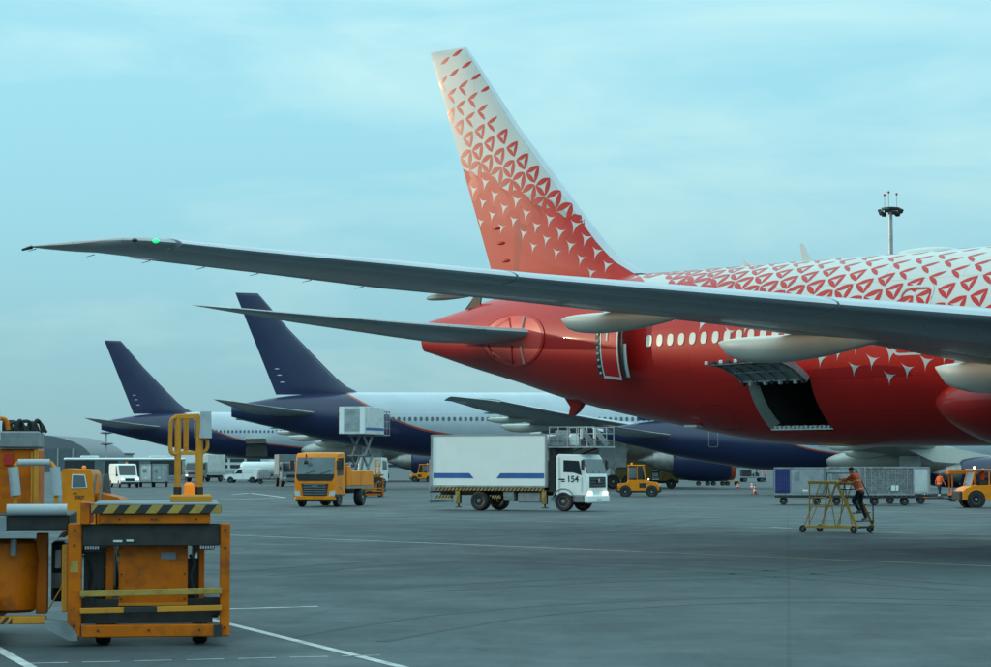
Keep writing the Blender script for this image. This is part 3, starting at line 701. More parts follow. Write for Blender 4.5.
        # main gear
        def strut():
            b = MB(); y = sg * 5.5
            b.cyl((36.4, y, 1.0), (36.4, y, 5.3), .22, .27, 14); b.cyl((36.4, y, 1.2), (38.4, y * .75, 4.6), .11, n=10); b.cyl((36.4, y, 2.2), (36.4, y * .45, 4.4), .1, n=10)
            b.beam((34.8, y, .68), (38.0, y, .68), .3, .32)
            for s in (34.9, 36.4, 37.9): b.cyl((s, y - .75, .66), (s, y + .75, .66), .1, n=8)
            return b.mesh('gear_strut', 'gearw')
        g = link('main_gear', cached(('strut', mir), strut), root)
        def gd():
            b = MB(); b.box((36.4, sg * 6.05, 3.35), (2.6, .07, 2.7), 0, .03, Matrix.Rotation(R(-8 * sg), 3, 'X')); return b.mesh('gear_door', 'gearw')
        link('gear_door', cached(('gd', mir), gd), g)
        for s in ((34.9, 36.4, 37.9) if size == 1 else (36.4,)):
            for q in (-.55, .55): wheel(g, (s, sg * 5.5 + q, .66), .66, .46)
    def ng():
        b = MB(); b.cyl((67.3, 0, .55), (67.3, 0, 3.8), .15, n=12); b.cyl((67.3, 0, 1.2), (65.4, 0, 3.5), .08, n=8); b.cyl((67.3, -.5, .53), (67.3, .5, .53), .07, n=8); return b.mesh('nose_gear', 'gearw')
    g = link('nose_gear', cached(('ng',), ng), root)
    for q in (-.36, .36): wheel(g, (67.3, q, .53), .53, .36)
    # cabin windows on the starboard side
    if liv == 'R': wm = cached(('win', liv), lambda: _winmesh('acwin'))
    else: wm = cached(('win', liv), lambda: _winmesh('acwind'))
    s = win_rng[0]
    while s < win_rng[1]:
        if not any(a < s < b for a, b in ((25.4, 27.6), (41.0, 43.2), (54.5, 56.5))):
            p = psi_for(s, 6.62); q = fus(s, p, 0.006)
            dz = fus(s, p + .01) - fus(s, p); dx = (fus(s + .1, p) - fus(s - .1, p)).normalized()
            link('cabin_window', wm, root, q, (math.atan2(dz.y, dz.z) * -1, 0, math.atan2(dx.y, dx.x)))
        s += 0.533
    return root
def _winmesh(m):
    b = MB(); o = oval(.29, .41); b.prism([(x, z) for x, z in o], -.012, .01, 'y', 0); return b.mesh('cabin_window', m, 30)
# ------------------------------------------------------------------ the red and white airliner
def fin_red_white():
    m = M_['livR'].copy(); m.name = 'red_white_fin'; n = m.node_tree.nodes; l = m.node_tree.links
    sp = [q for q in n if q.type == 'SEPXYZ'][0]; st = [q for q in n if q.type == 'MATH' and q.operation == 'GREATER_THAN'][0]
    a = n.new('ShaderNodeMath'); a.operation = 'MULTIPLY_ADD'; a.inputs[1].default_value = 0.4; l.new(sp.outputs[0], a.inputs[0]); l.new(sp.outputs[2], a.inputs[2])
    b = n.new('ShaderNodeMath'); b.operation = 'SUBTRACT'; b.inputs[1].default_value = 11.9 + 0.4 * 3.2 + 0.6; l.new(a.outputs[0], b.inputs[0])
    l.new(b.outputs[0], st.inputs[0]); return m
M_['finw'] = fin_red_white()
TH = R(47.26)
jet = airliner('red and white airliner with a scattered triangle pattern on its tall tail fin', (-2.82, 95.06, 0), -TH, 'R', ('door', 'cargo'))

def curve_edge(p, q, bulge, n=7):
    "points from p to q (2D) bent sideways by bulge"
    p, q = Vector(p), Vector(q); d = q - p; nn = Vector((-d.y, d.x)).normalized()
    return [p + d * (i / n) + nn * bulge * 4 * (i / n) * (1 - i / n) for i in range(n + 1)]
def fan(m, poly, surf, mi, c=None):
    "fill a 2D polygon, subdivided towards its centre, mapped onto a surface"
    n = len(poly); c = c or sum(poly, Vector((0, 0))) / n
    vs = [surf(c)]; fs = []
    L = 4
    for k in range(1, L + 1):
        for p in poly: vs.append(surf(c + (p - c) * (k / L)))
    for i in range(n):
        j = (i + 1) % n; fs.append((0, 1 + i, 1 + j))
        for k in range(L - 1): fs.append((1 + k * n + i, 1 + (k + 1) * n + i, 1 + (k + 1) * n + j, 1 + k * n + j))
    m.add(vs, fs, mi)
KS = 0.87                                          # motif scale
A_, B_ = Vector((0.86, 0.25)) * KS, Vector((0.66, -0.62)) * KS
ANG_S, ANG = [R(135), R(15), R(-105)], [R(172), R(48), R(-72)]
def motif(m, p, t, surf_lo, surf_hi):
    def tri(rad): return [p + Vector((math.cos(a), math.sin(a))) * rad for a in ANG]
    if t < 0: return
    if t < 1.7:                                    # white three-pointed star on red
        if t > 0.95:                               # red cell under the star where the body is already white
            cell = []
            for i in range(6):
                a = math.atan2(A_.y, A_.x) + PI / 6 + PI / 3 * i; cell.append(p + Vector((math.cos(a), math.sin(a))) * 0.545 * KS)
            dense = []
            for q, w in zip(cell, cell[1:] + cell[:1]): dense += [q + (w - q) * (i / 3) for i in range(3)]
            fan(m, dense, surf_lo, 0, p)
        k = (0.34 + 0.10 * min(t, 1.7) / 1.7) * KS
        T = [p + Vector((math.cos(a), math.sin(a))) * k for a in ANG_S]; poly = []
        for i in range(3):
            e = curve_edge(T[i], T[(i + 1) % 3], k * 0.25)
            if (e[3] - p).length > k * 0.45: e = curve_edge(T[i], T[(i + 1) % 3], -k * 0.25)
            poly += e[:-1]
        fan(m, poly, surf_hi, 1, p)
        return
    num = 3 if t < 3.8 else (2 if t < 5.1 else 1)
    u = min(1.0, max(0.0, (t - 1.9) / 1.5))        # petals thin out upwards
    k = (0.50 - 0.09 * u) * KS
    out, inn = (0.20 - 0.14 * u) * KS, (0.10 + 0.02 * u) * KS
    T = [p + Vector((math.cos(a), math.sin(a))) * k for a in ANG]
    sides = [(0, 1), (2, 0), (1, 2)]               # top, lower left, right
    for si in {3: (0, 1, 2), 2: (0, 1), 1: (0,)}[num]:
        i, j = sides[si]; a, b = T[i], T[j]
        mid = (a + b) / 2; away = (mid - p).normalized(); d = b - a; nn = Vector((-d.y, d.x)).normalized(); sg = 1 if nn.dot(away) > 0 else -1
        o_ = curve_edge(a, b, sg * out); i_ = curve_edge(b, a, sg * inn)
        fan(m, o_[:-1] + i_[:-1], surf_hi, 0)

pm = MB()
def f_lo(p): s = p.x; return fus(s, p.y / 3.12, 0.0025)
def f_hi(p): s = p.x; return fus(s, p.y / 3.12, 0.005)
CUTS = [(12.2, 14.9, 5.3, 9.0), (19.6, 22.8, 2, 5.6)]
for i in range(-80, 120):
    for j in range(-80, 120):
        p = Vector((30.0, 0.3)) + A_ * i + B_ * j
        if not (10.5 < p.x < 60 and -1.9 < p.y < 6.2): continue
        z = fus(p.x, p.y / 3.12).z
        if any(a < p.x < b and c < z < d for a, b, c, d in CUTS): continue
        t = p.y + 0.2 * (p.x - 18) - 0.2 - 0.55 * max(0, 14 - p.x) - 0.12 * max(0, 20 - p.x)
        if p.y > 5.0: t = max(t, 1.75)
        if t > 8.5: continue
        if p.x > 26.3 and p.y < -0.7: continue
        motif(pm, p, t, f_lo, f_hi)
lp = link('livery_print', pm.mesh('livery_print', ['red', 'acwhite'], 60, fix=False), [c for c in jet.children if c.name.startswith('fuselage')][0]); lp['kind'] = 'stuff'
pf = MB()
fin_o = [c for c in jet.children if c.name.startswith('fin')][0]
def g_lo(p): return Vector((p.x, -fin_y(p.x, p.y) - 0.003, p.y))
def g_hi(p):
    p = Vector((p.x, min(p.y, 18.8))); return Vector((p.x, -fin_y(p.x, p.y) - 0.0055, p.y))
for i in range(-40, 40):
    for j in range(-40, 40):
        p = Vector((5.0, 13.0)) + A_ * i + B_ * j
        z = p.y
        if not (9.3 < z < 18.7): continue
        le, te = lerp(FLE, z), f_te(z)
        c = le - te
        if not (te + 0.16 < p.x < le - 0.05 * c - 0.12): continue
        t = z - 11.9 + 0.4 * (p.x - 3.2)
        edge = min(p.x - te, le - 0.05 * c - p.x)
        if edge < 0.36:
            motif(pf, p, max(t, 0) if t < 2 else t, lambda q: g_lo(Vector((min(max(q.x, f_te(q.y) + .01), lerp(FLE, q.y) * .95 + f_te(q.y) * .05), q.y))), lambda q: g_hi(Vector((min(max(q.x, f_te(q.y) + .01), lerp(FLE, q.y) * .95 + f_te(q.y) * .05), q.y))))
        else: motif(pf, p, t, g_lo, g_hi)
lp = link('livery_print', pf.mesh('livery_print', ['red', 'acwhite'], 60, fix=False), fin_o); lp['kind'] = 'stuff'
jf = [c for c in jet.children if c.name.startswith('fuselage')][0]

# open passenger door, pushed out and forward of its doorway
s0, s1, z0, z1 = DOOR5
b = MB()
n = 8
for off, sign in ((-0.02, 1),):
    pass
depth = 1.2
fr = []
for z in frange(z0, z1, n): fr.append(z)
vs = []; fs = []
for z in fr:
    for s, o in ((s0, 0), (s0 + .05, -depth), (s1 - .05, -depth), (s1, 0)): 
        q = fus(s, psi_for(s, z)); vs.append(Vector((q.x, q.y - o if True else 0, q.z)))
for i in range(n):
    for k in range(3): fs.append((i * 4 + k, i * 4 + k + 1, (i + 1) * 4 + k + 1, (i + 1) * 4 + k))
b.add(vs, fs, 0)
b.add([vs[0], vs[1], vs[2], vs[3]], [(0, 1, 2, 3)], 1); b.add(vs[-4:], [(0, 1, 2, 3)], 0)
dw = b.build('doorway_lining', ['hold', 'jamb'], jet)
b = MB()
for z in frange(z0 + .1, z1 - .1, 9):
    q = fus(s0, psi_for(s0, z)); b.box((q.x + .05, q.y + .07, z), (.08, .12, .07), 0, .01)
    b.box((q.x - .02, q.y - .03, z), (.1, .05, .16), 1, .01)
b.build('door_stop', ['steel', 'darkmetal'], dw)
dof = 0.62
def dpan(s, z, o): return fus(s, psi_for(13.2, z), o)
ds0, ds1 = s0 + .52, s1 + .42
b = MB(); rings = []
for z in frange(z0 - .02, z1 + .02, 10):
    rings.append([dpan(ds0, z, dof), dpan(ds1, z, dof), dpan(ds1, z, dof - .2), dpan(ds0, z, dof - .2)])
b.loft(rings); dr = b.build('open_passenger_door', 'red', jet); dr['label'] = 'open red door with white edge'
b = MB()
def strip(m, sA, sB, zA, zB, o):
    rings = []
    for z in frange(zA, zB, 8): rings.append([dpan(sA, z, o), dpan(sB, z, o), dpan(sB, z, o - .03), dpan(sA, z, o - .03)])
    m.loft(rings)
strip(b, ds0, ds0 + .06, z0, z1, dof + .012); strip(b, ds1 - .06, ds1, z0, z1, dof + .012); strip(b, ds0, ds1, z0 - .02, z0 + .05, dof + .012); strip(b, ds0, ds1, z1 - .05, z1 + .02, dof + .012)
b.build('white_edge', 'acwhite', dr)
b = MB(); strip(b, ds1 + .002, ds1 + .16, z0 + .05, z1, dof - .06); strip(b, ds0 - .32, ds0 - .004, z0, z1, dof - .05); b.build('door_edge_gear', 'darkmetal', dr)
for i, z in enumerate(frange(z0 + .1, z1 - .1, 9)): MB().box(dpan(ds0 - .17, z, dof - .03), (.16 if i % 2 else .1, .06, .09), 0, .015).build('edge_fitting', ('steel', 'greymetal')[i % 2], dr)
b = MB(); strip(b, ds1 + .03, ds1 + .3, z0 + .05, z0 + 1.0, dof - .12); b.build('slide_pack', 'pad', dr)
b = MB(); strip(b, s0 + .85, s0 + .93, z0 + 1.05, z1 - .3, dof + .02); b.build('warning_strip', 'acwhite', dr)
b = MB(); q0 = fus(s1, psi_for(s1, 6.6), -.1); b.beam(q0, dpan(ds0 + .5, 6.6, dof - .15), .1, .3); b.build('hinge_arm', 'steel', dr)
b = MB(); q = fus(13.1, psi_for(13.1, z0 - .05), .06); b.box(q, (1.1, .12, .07), 0, .02); b.build('door_sill', 'alu', dw)

# aft cargo hold
c0, c1, p0, p1 = CARGO
b = MB(); n = 12; vs = []; fs = []
for p in frange(p0, p1, n):
    for s, dpt in ((c0, 0), (c0, 3.2), (c1, 3.2), (c1, 0)):
        q = fus(s, p); vs.append(Vector((q.x, q.y + dpt, q.z)))
for i in range(n):
    fs.append((i * 4, i * 4 + 1, (i + 1) * 4 + 1, (i + 1) * 4)); fs.append((i * 4 + 1, i * 4 + 2, (i + 1) * 4 + 2, (i + 1) * 4 + 1)); fs.append((i * 4 + 2, i * 4 + 3, (i + 1) * 4 + 3, (i + 1) * 4 + 2))
for i, f in enumerate(fs): b.add([vs[a] for a in f], [(0, 1, 2, 3)], 0)
b.add(vs[:4], [(0, 1, 2, 3)], 0); b.add(vs[-4:], [(0, 1, 2, 3)], 0)
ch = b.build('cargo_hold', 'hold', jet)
b = MB(); rings = []
for p in frange(p0, p1, 14):
    a_, q_ = fus(c0 + .01, p, .012), fus(c0 + .01, p, -.0); rings.append([fus(c0 + .005, p, .01), fus(c0 + .24, p, -.28), fus(c0 + .2, p, -.32), fus(c0 - .0, p, -.05)])
b.loft(rings); b.build('door_jamb', 'jamb', ch)
b = MB(); zf = fus(c0, p0).z
yy = fus(c0, p0).y
b.span(c0, c1, yy - .04, yy + .55, zf - .02, zf + .03, 0, .01)
for i in range(14):
    s = c0 + .12 + i * (c1 - c0 - .24) / 13
    b.cyl((s, yy + .02, zf + .07), (s + .1, yy + .02, zf + .07), .055, n=8, m=0); b.box((s + .02, yy + .2, zf + .08), (.07, .12, .12), i % 2, .01)
b.build('roller_sill', ['offwhite', 'darkmetal'], ch)
# its door, swung up on the hinge at the top edge
hinge = fus(c0, p1, .05); hy, hz = hinge.y, hinge.z
def cd(s, p, o):
    q = fus(s, p, o); v = Vector((q.y - hy, q.z - hz)); a = R(-145); return Vector((q.x, hy + v.x * math.cos(a) - v.y * math.sin(a), hz + v.x * math.sin(a) + v.y * math.cos(a)))
b = MB(); rings = []
for p in frange(p0, p1, 12): rings.append([cd(c0, p, 0), cd(c1, p, 0), cd(c1, p, -.16), cd(c0, p, -.16)])
b.loft(rings); cdoor = b.build('open_cargo_door', 'red', jet); cdoor['label'] = 'cargo door raised above the open hold'
b = MB(); rings = []
for p in frange(p0 + .01, p1 - .01, 12): rings.append([cd(c0 + .03, p, -.162), cd(c1 - .03, p, -.162), cd(c1 - .03, p, -.175), cd(c0 + .03, p, -.175)])
b.loft(rings); b.build('inner_lining', 'jamb', cdoor)
b = MB()
for i in range(6):
    s = c0 + .1 + i * (c1 - c0 - .2) / 5
    for pa, pb in zip(frange(p0 + .03, p1 - .03, 5), frange(p0 + .03, p1 - .03, 5)[1:]): b.beam(cd(s, pa, -.2), cd(s, pb, -.2), .06, .08)
for p in frange(p0 + .04, p1 - .05, 3): b.beam(cd(c0 + .05, p, -.2), cd(c1 - .05, p, -.2), .08, .07)
b.build('door_rib', 'steel', cdoor)
b = MB()
for i in range(9):
    s = c0 + .08 + i * (c1 - c0 - .16) / 8
    MB().box(cd(s, p0 + .02, -.15), (.16, .16, .12), 0, .02).build('latch', ('offwhite', 'darkmetal')[i % 2], cdoor); MB().box(cd(s + .05, p1 - .03, -.24), (.12, .14, .16), 0, .02).build('hinge_fitting', ('darkmetal', 'offwhite')[i % 2], cdoor)
for s in (c0 + .3, c1 - .3): MB().cyl(cd(s, p0 + .35, -.2), fus(s, p1 - .05, -.15), .045, n=8).build('door_actuator', 'offwhite', cdoor)
rings = []
b = MB()
for p in frange(p0, p1, 12): rings.append([cd(c1 - .02, p, .02), cd(c1 + .06, p, .02), cd(c1 + .06, p, -.2), cd(c1 - .02, p, -.2)])
b.loft(rings); b.build('door_edge_seal', 'alu', cdoor)

# closed mid door behind the wing and hatch outlines
b = MB(); outline(b, 25.75, 27.05, 5.75, 7.95, .012, .07, .25); b.build('door_outline', 'acwhite', jet)
b = MB(); outline(b, 25.85, 26.95, 5.85, 7.85, .012, .05, .22); b.build('door_seam', 'red', jet)
b = MB(); outline(b, 17.0, 18.3, 3.55, 4.35, .008, .012, .1); b.build('bulk_hatch_seam', 'darkmetal', jet)
# tailplane seal plate, cut-out ring and marks
def seal(cx, cz, a, bb, o, k=1.0): return lambda p: fus(p.x, psi_for(p.x, p.y), o)
b = MB(); cx, cz = 6.75, 7.0
ring = lambda f: [Vector((cx + 2.05 * f * math.cos(2 * PI * i / 40) * (1.0 if math.cos(2 * PI * i / 40) < 0 else 1.12), cz + 1.0 * f * math.sin(2 * PI * i / 40))) for i in range(40)]
sf = lambda o: (lambda p: fus(p.x, psi_for(p.x, p.y), o))
fan(b, ring(0.97), sf(.02), 1, Vector((cx, cz)))
o1, o2 = ring(1.03), ring(0.955); vs = [sf(.035)(p) for p in o1] + [sf(.035)(p) for p in o2] + [sf(-.02)(p) for p in o1] + [sf(0)(p) for p in o2]
b.add(vs, [(i, (i + 1) % 40, 40 + (i + 1) % 40, 40 + i) for i in range(40)] + [(i, (i + 1) % 40, 80 + (i + 1) % 40, 80 + i) for i in range(40)], 0)
sp_ = b.build('stabilizer_seal_plate', ['red', 'redseal'], jet, 60, fix=False)
b = MB()
for pts in ([(7.55, 6.12), (7.55, 6.75)], [(7.62, 7.42), (7.62, 7.85)]):
    (a0, b0), (a1, b1) = pts; b.beam(sf(.05)(Vector((a0, b0))), sf(.05)(Vector((a1, b1))), .02, .09)
b.build('alignment_mark', 'acwhite', sp_)
b = MB()
for (a0, b0), (a1, b1) in (((5.4, 6.6), (6.7, 6.15)), ((6.7, 6.15), (6.9, 6.8)), ((6.9, 7.3), (6.55, 7.85)), ((6.55, 7.85), (5.4, 7.4)), ((5.2, 6.9), (5.5, 6.45))):
    b.beam(sf(.03)(Vector((a0, b0))), sf(.03)(Vector((a1, b1))), .05, .09)
b.build('seal_rib', 'red', sp_)
# small fittings
b = MB(); b.prism([(8.0, 4.95), (9.0, 4.62), (8.75, 4.35), (8.5, 4.2), (8.3, 4.15), (8.4, 4.5)], -.12, .12); b.build('tail_skid', 'red', jet)
b = MB(); b.prism([(3.0, 8.4), (3.75, 8.5), (3.85, 9.05), (3.6, 9.1)], -.45, -.39); b.beam((2.9, -.42, 8.4), (3.6, -.42, 9.05), .04, .04); b.build('auxiliary_intake_door', 'darkmetal', jet)
for s, h in ((17.3, .22), (19.9, .62)):
    b = MB(); b.prism([(s - .3, 9.2), (s + .1, 9.2), (s - .3, 9.25 + h), (s - .42, 9.25 + h)], -.025, .025); b.build('blade_antenna', 'acwhite', jet)
b = MB(); b.ball((24.8, 0, 9.22), 1.1, n=20, sc=(1.1, .45, .16)); b.build('antenna_dome', 'acwhite', jet)
b = MB(); b.cyl((27.5, 0, 9.2), (27.5, 0, 9.75), .02, .012, n=6); b.ball((27.5, 0, 9.38), .08, n=8); b.build('beacon_mast', 'redl', jet)
wg = [c for c in jet.children if c.name.startswith('wing')][0]
b = MB(); b.ball((24.62, -29.98, 7.71), .1, n=12, sc=(1.0, .8, .55)); b.build('navigation_lamp', 'green', wg)
b = MB(); b.ball((24.1, -30.24, 7.75), .1, n=12, sc=(1.1, .6, .55)); b.build('strobe_lamp', 'glass', wg)
b = MB()
for i in range(7):
    r = 30.3 - i * 1.3
    if r > 29.6: s, z = 19.75, 7.84
    else: q = sub(WING, r, r)[0]; s, z = q[3], q[4]
    b.cyl((s + .05, -r, z - .02), (s - .28, -r - .03, z - .06), .012, .006, n=5)
b.cyl((19.75, -30.4, 7.86), (19.35, -30.42, 7.82), .05, .03, n=8); b.build('static_wick', 'darkmetal', wg)
# fuselage belly drain mast and lamp
b = MB(); b.span(15.5, 16.1, -1.6, -1.2, 3.62, 3.72, 0, .03); b.build('drain_scupper', 'acwhite', jet)

# ------------------------------------------------------------------ three silver and navy airliners behind
g = 'silver and navy airliners parked behind'
airA = airliner('silver and navy airliner with an open cargo hatch, standing behind the low dark-glazed bus', (-52.9, 319, 0), R(2), 'A', ('cargo',), group=g)
airB = airliner('silver and navy airliner with the raised catering box at its rear door', (-25.5, 229.5, 0), R(2), 'A', (), group=g)
airC = airliner('smaller navy bellied airliner half hidden behind the fuselage of the red airliner', (8.3, 183, 0), R(1), 'A', (), group=g, size=.63, paint='livC', win_rng=(24.0, 60.0))
for a in (airA, airB, airC):
    b = cached(('dl',), lambda: [outline(MB(), u, u + 1.15, 5.75, 7.85, .02, .07, .2).mesh('door_outline', 'greymetal') for u in (12.6, 25.9)])
    for me in b: link('door_outline', me, a)
# hold lining and raised hatch of the far one
b = MB()
ch = link('cargo_hold', CACHE.setdefault(('holdA',), None) or MB().span(c0 - .1, c1 + .1, -2.6, -.2, 3.3, 5.6, 0).mesh('cargo_hold', 'hold'), airA)
b = MB(); rings = []
for p in frange(p0, p1, 8): rings.append([cd(c0, p, 0), cd(c1, p, 0), cd(c1, p, -.16), cd(c0, p, -.16)])
b.loft(rings); b.build('open_cargo_door', 'fair', airA)
# ------------------------------------------------------------------ vehicles (frame: x forward, y left, z up)
def hazard(mb, x0, x1, y, z0, z1, n, ma, mbk, flip=1, th=.006):
    "slanted hazard stripes on a strip in the xz plane at y (facing -y)"
    w = (x1 - x0) / n; sk = (z1 - z0) * .8 * flip
    for i in range(n):
        a, c = x0 + i * w, x0 + (i + 1) * w
        cl = lambda v: min(max(v, x0), x1)
        P = [(cl(a), z0), (cl(c), z0), (cl(c + sk), z1), (cl(a + sk), z1)]
        mb.add([(p[0], y, p[1]) for p in P], [(0, 1, 2, 3)], ma if i % 2 else mbk)
    mb.add([(x0, y, z0), (cl(x0 + sk), y, z1), (x0, y, z1)], [(0, 1, 2)], ma)

def rounded_cab(side, w, z_off=0.0, r=0.06):
    "extrude a side outline across the width with small chamfers"
    m = MB(); h = w / 2
    n = len(side); c = sum((Vector(p) for p in side), Vector((0, 0))) / n
    def sh(k): return [Vector((c.x + (p[0] - c.x) * k, c.y + (p[1] - c.y) * k)) for p in side]
    rings = []
    for y, k in ((-h, .955), (-h + r, 1), (h - r, 1), (h, .955)):
        rings.append([Vector((p.x, y, p.y)) for p in sh(k)])
    m.loft(rings); return m

def truck_cab(root, paint, x0, w, zf, zr, L, style):
    """cab-over cab: x0 = rear wall, L = length, zf floor, zr roof"""
    xf = x0 + L
    side = [(x0, zf), (xf - .05, zf), (xf, zf + .25), (xf, zf + 1.0), (xf - .05, zf + 1.12), (xf - .30, zr - .2), (xf - .45, zr - .03), (x0 + .15, zr), (x0, zr - .12)]
    cab = rounded_cab(side, w).build('cab', paint, root)
    # windscreen follows the raked front
    def fx(z): return xf - .05 - .25 * (z - (zf + 1.12)) / (zr - .2 - zf - 1.12)
    m = MB(); z0, z1 = zf + 1.12, zr - .26; rings = []
    for z in frange(z0, z1, 4):
        ring = []
        for y in frange(-w / 2 + .07, w / 2 - .07, 6): ring.append(Vector((fx(z) + .035, y, z)))
        for y in reversed(frange(-w / 2 + .07, w / 2 - .07, 6)): ring.append(Vector((fx(z) - .05, y, z)))
        rings.append(ring)
    m.loft(rings); ws = m.build('windscreen', 'glass', cab)
    m = MB()
    for sy in (-.5, .25): m.beam((fx(z0) + .04, sy, z0 + .02), (fx(z0 + .35) + .035, sy + .42, z0 + .3), .015, .015)
    m.build('wiper', 'black', ws)
    # side windows, doors
    for sg in (-1, 1):
        y = sg * (w / 2 + .004)
        m = MB(); m.prism([(x0 + .45, zf + 1.18), (x0 + 1.0, zf + 1.16), (xf - .3, zf + 1.02), (xf - .46, zr - .34), (x0 + .45, zr - .3)], y - .012 * sg, y + .01 * sg); m.build('side_window', 'glass', cab)
        m = MB()
        for pts in ([(x0 + .22, zf + .1), (x0 + .22, zr - .18)], [(xf - .3, zf + .2), (xf - .3, zf + .92)]): m.beam((pts[0][0], y, pts[0][1]), (pts[1][0], y, pts[1][1]), .012, .018)
        m.box((x0 + .42, y + .01 * sg, zf + .72), (.2, .03, .05), 0, .01); d = m.build('door_seam', 'black', cab)
        m = MB(); m.box((xf - .15, sg * (w / 2 + .2), zr - .55), (.12, .22, .5), 0, .03); m.beam((xf - .25, sg * w / 2, zr - .3), (xf - .15, sg * (w / 2 + .2), zr - .3), .03, .03); m.beam((xf - .25, sg * w / 2, zr - .78), (xf - .15, sg * (w / 2 + .2), zr - .78), .03, .03); m.build('wing_mirror', 'black', cab)
        m = MB(); m.box((xf + .02, sg * (w / 2 - .28), zf + .12), (.1, .42, .2), 0, .03); m.build('headlight', 'lamp' if style == 'w' else 'lampoff', cab)
    return cab

def catering_truck():
    p = ground(519, 510.5); yaw = R(-28)
    root = thing('catering_truck', 'white box truck number 154 with blue side stripes and a railed platform above its cab', 'truck', p, yaw)
    W = 2.45; zb0, zb1 = 1.22, 3.84; xr, xf = -4.4, 2.15
    MB().box(((xr + xf) / 2, 0, (zb0 + zb1) / 2), (xf - xr, W, zb1 - zb0), 0, .03).build('cargo_box', 'white', root)
    box = root.children[0]
    m = MB()
    for x in (xr, xf):
        for y in (-W / 2, W / 2): m.span(x - .05, x + .05, y - .03, y + .03, zb0, zb1 + .02)
    for y in (-W / 2, W / 2):
        m.span(xr, xf, y - .03, y + .03, zb1 - .04, zb1 + .03); m.span(xr, xf, y - .03, y + .03, zb0 - .03, zb0 + .06)
    m.build('corner_trim', 'alu', box)
    for sg in (-1, 1):
        y = sg * (W / 2 + .006); z0, z1 = zb0 + .42, zb0 + .68
        for P in ([(xr + .1, z0), (xr + 2.45, z0), (xr + 2.2, z1), (xr + .1, z1)], [(xr + 3.75, z0), (xf - .1, z0), (xf - .1, z1), (xr + 3.98, z1)]):
            MB().prism(P, y - .002, y + .002).build('blue_stripe', 'bluep', box)
    # chassis
    m = MB()
    for y in (-.42, .42): m.span(xr + .1, 4.35, y - .05, y + .05, .78, 1.0)
    for x in (-4, -2, 0, 2, 4): m.span(x - .06, x + .06, -.42, .42, .8, .96)
    ch = m.build('chassis', 'darkmetal', root)
    m = MB()
    for sg in (-1, 1):
        y = sg * (W / 2 + .015); hazard(m, xr + .2, xf - .1, y, zb0 - .2, zb0 - .05, 60, 0, 1)
        m.span(xr + .2, xf - .1, y - sg * .06 - .03, y - sg * .06 + .03, zb0 - .2, zb0 - .05, 1)
    m.build('hazard_rail', ['stripey', 'black'], root)
    # stabiliser legs
    for x in (xr + 1.5, xf - .12):
        for sg in (-1, 1):
            m = MB(); y = sg * (W / 2 - .12); m.span(x - .13, x + .13, y - .1, y + .1, .35, 1.05, 1, .01); hazard(m, x - .13, x + .13, y + sg * .104, .36, 1.04, 6, 0, 1, 3); m.cyl((x, y, .2), (x, y, .4), .06, m=1); m.box((x, y, .17), (.3, .2, .05), 1, .01)
            m.build('stabiliser_leg', ['stripey', 'black'], root)
    m = MB(); hazard(m, -4.2, -3.3, -W / 2 - .01, .62, .78, 10, 0, 1); hazard(m, -.9, -.4, -W / 2 - .01, .62, .78, 6, 0, 1); m.span(-4.2, -3.2, -W / 2 + .02, -W / 2 + .06, .62, .78, 1); m.span(-.9, -.4, -W / 2 + .02, -W / 2 + .06, .62, .78, 1); m.build('side_guard', ['stripey', 'black'], root)
    m = MB(); m.span(.5, 1.8, -W / 2 + .1, -.55, .42, .95, 0, .05); m.build('fuel_tank', 'greymetal', root); m = MB(); m.span(-.62, -.02, .55, W / 2 - .1, .45, .98, 0, .04); m.build('battery_box', 'darkmetal', root)
    m = MB(); m.span(-.3, .3, -W / 2 + .08, -.55, .5, 1.0, 0, .03); m.build('tool_locker', 'greymetal', root)
    # scissor lift folded below the box
    m = MB()
    for y in (-.7, .7):
        m.beam((-3.6, y, 1.06), (1.0, y, 1.16), .08, .1); m.beam((-3.6, y + .1, 1.16), (1.0, y + .1, 1.06), .08, .1)
    m.build('folded_scissor_lift', 'greymetal', root)
    # rear ladder / tail frame
    m = MB(); m.span(xr - .16, xr - .08, -W / 2, -W / 2 + .06, .35, 2.6); m.span(xr - .16, xr - .08, W / 2 - .06, W / 2, .35, 2.6); m.span(xr - .16, xr - .08, -W / 2, W / 2, .38, .5); m.span(xr - .16, xr - .08, -W / 2, W / 2, .9, 1.0)
    m.build('rear_frame', 'steel', root)
    MB().span(xr - .03, xr - .001, -W / 2 + .12, W / 2 - .12, zb0 + .1, zb1 - .12).build('roller_shutter', 'alu', box)
    # cab
    cab = truck_cab(root, 'white', 2.66, 2.36, .78, 2.86, 1.76, 'w')
    o = link('fleet_number', text_mesh('154', .44, 'fleet_number', M_['black']), cab, (3.62, -1.19, 1.6), (R(90), 0, 0))
    m = MB(); m.prism([(2.8, 1.57), (3.18, 1.55), (3.18, 1.63), (2.9, 1.64)], -1.19, -1.184); m.build('fleet_mark', 'black', cab)
    m = MB()
    m.span(4.4, 4.435, -.92, .92, 1.18, 1.72, 0, .01)
    for i in range(3): m.box((4.45, 0, 1.28 + i * .15), (.05, 1.75, .06), 0, .02)
    m.build('grille', 'black', cab)
    m = MB(); m.lathe([(4.47, .01), (4.5, .11), (4.52, .11), (4.53, .01)], (0, 0, 1.52), 'x', 20); m.build('badge', 'steel', cab)
    m = MB(); m.box((4.38, 0, .62), (.32, 2.36, .4), 0, .06); m.build('bumper', 'white', cab)
    m = MB(); m.box((4.55, 0, .6), (.02, .56, .12), 0, .005); m.build('number_plate', 'offwhite', cab)
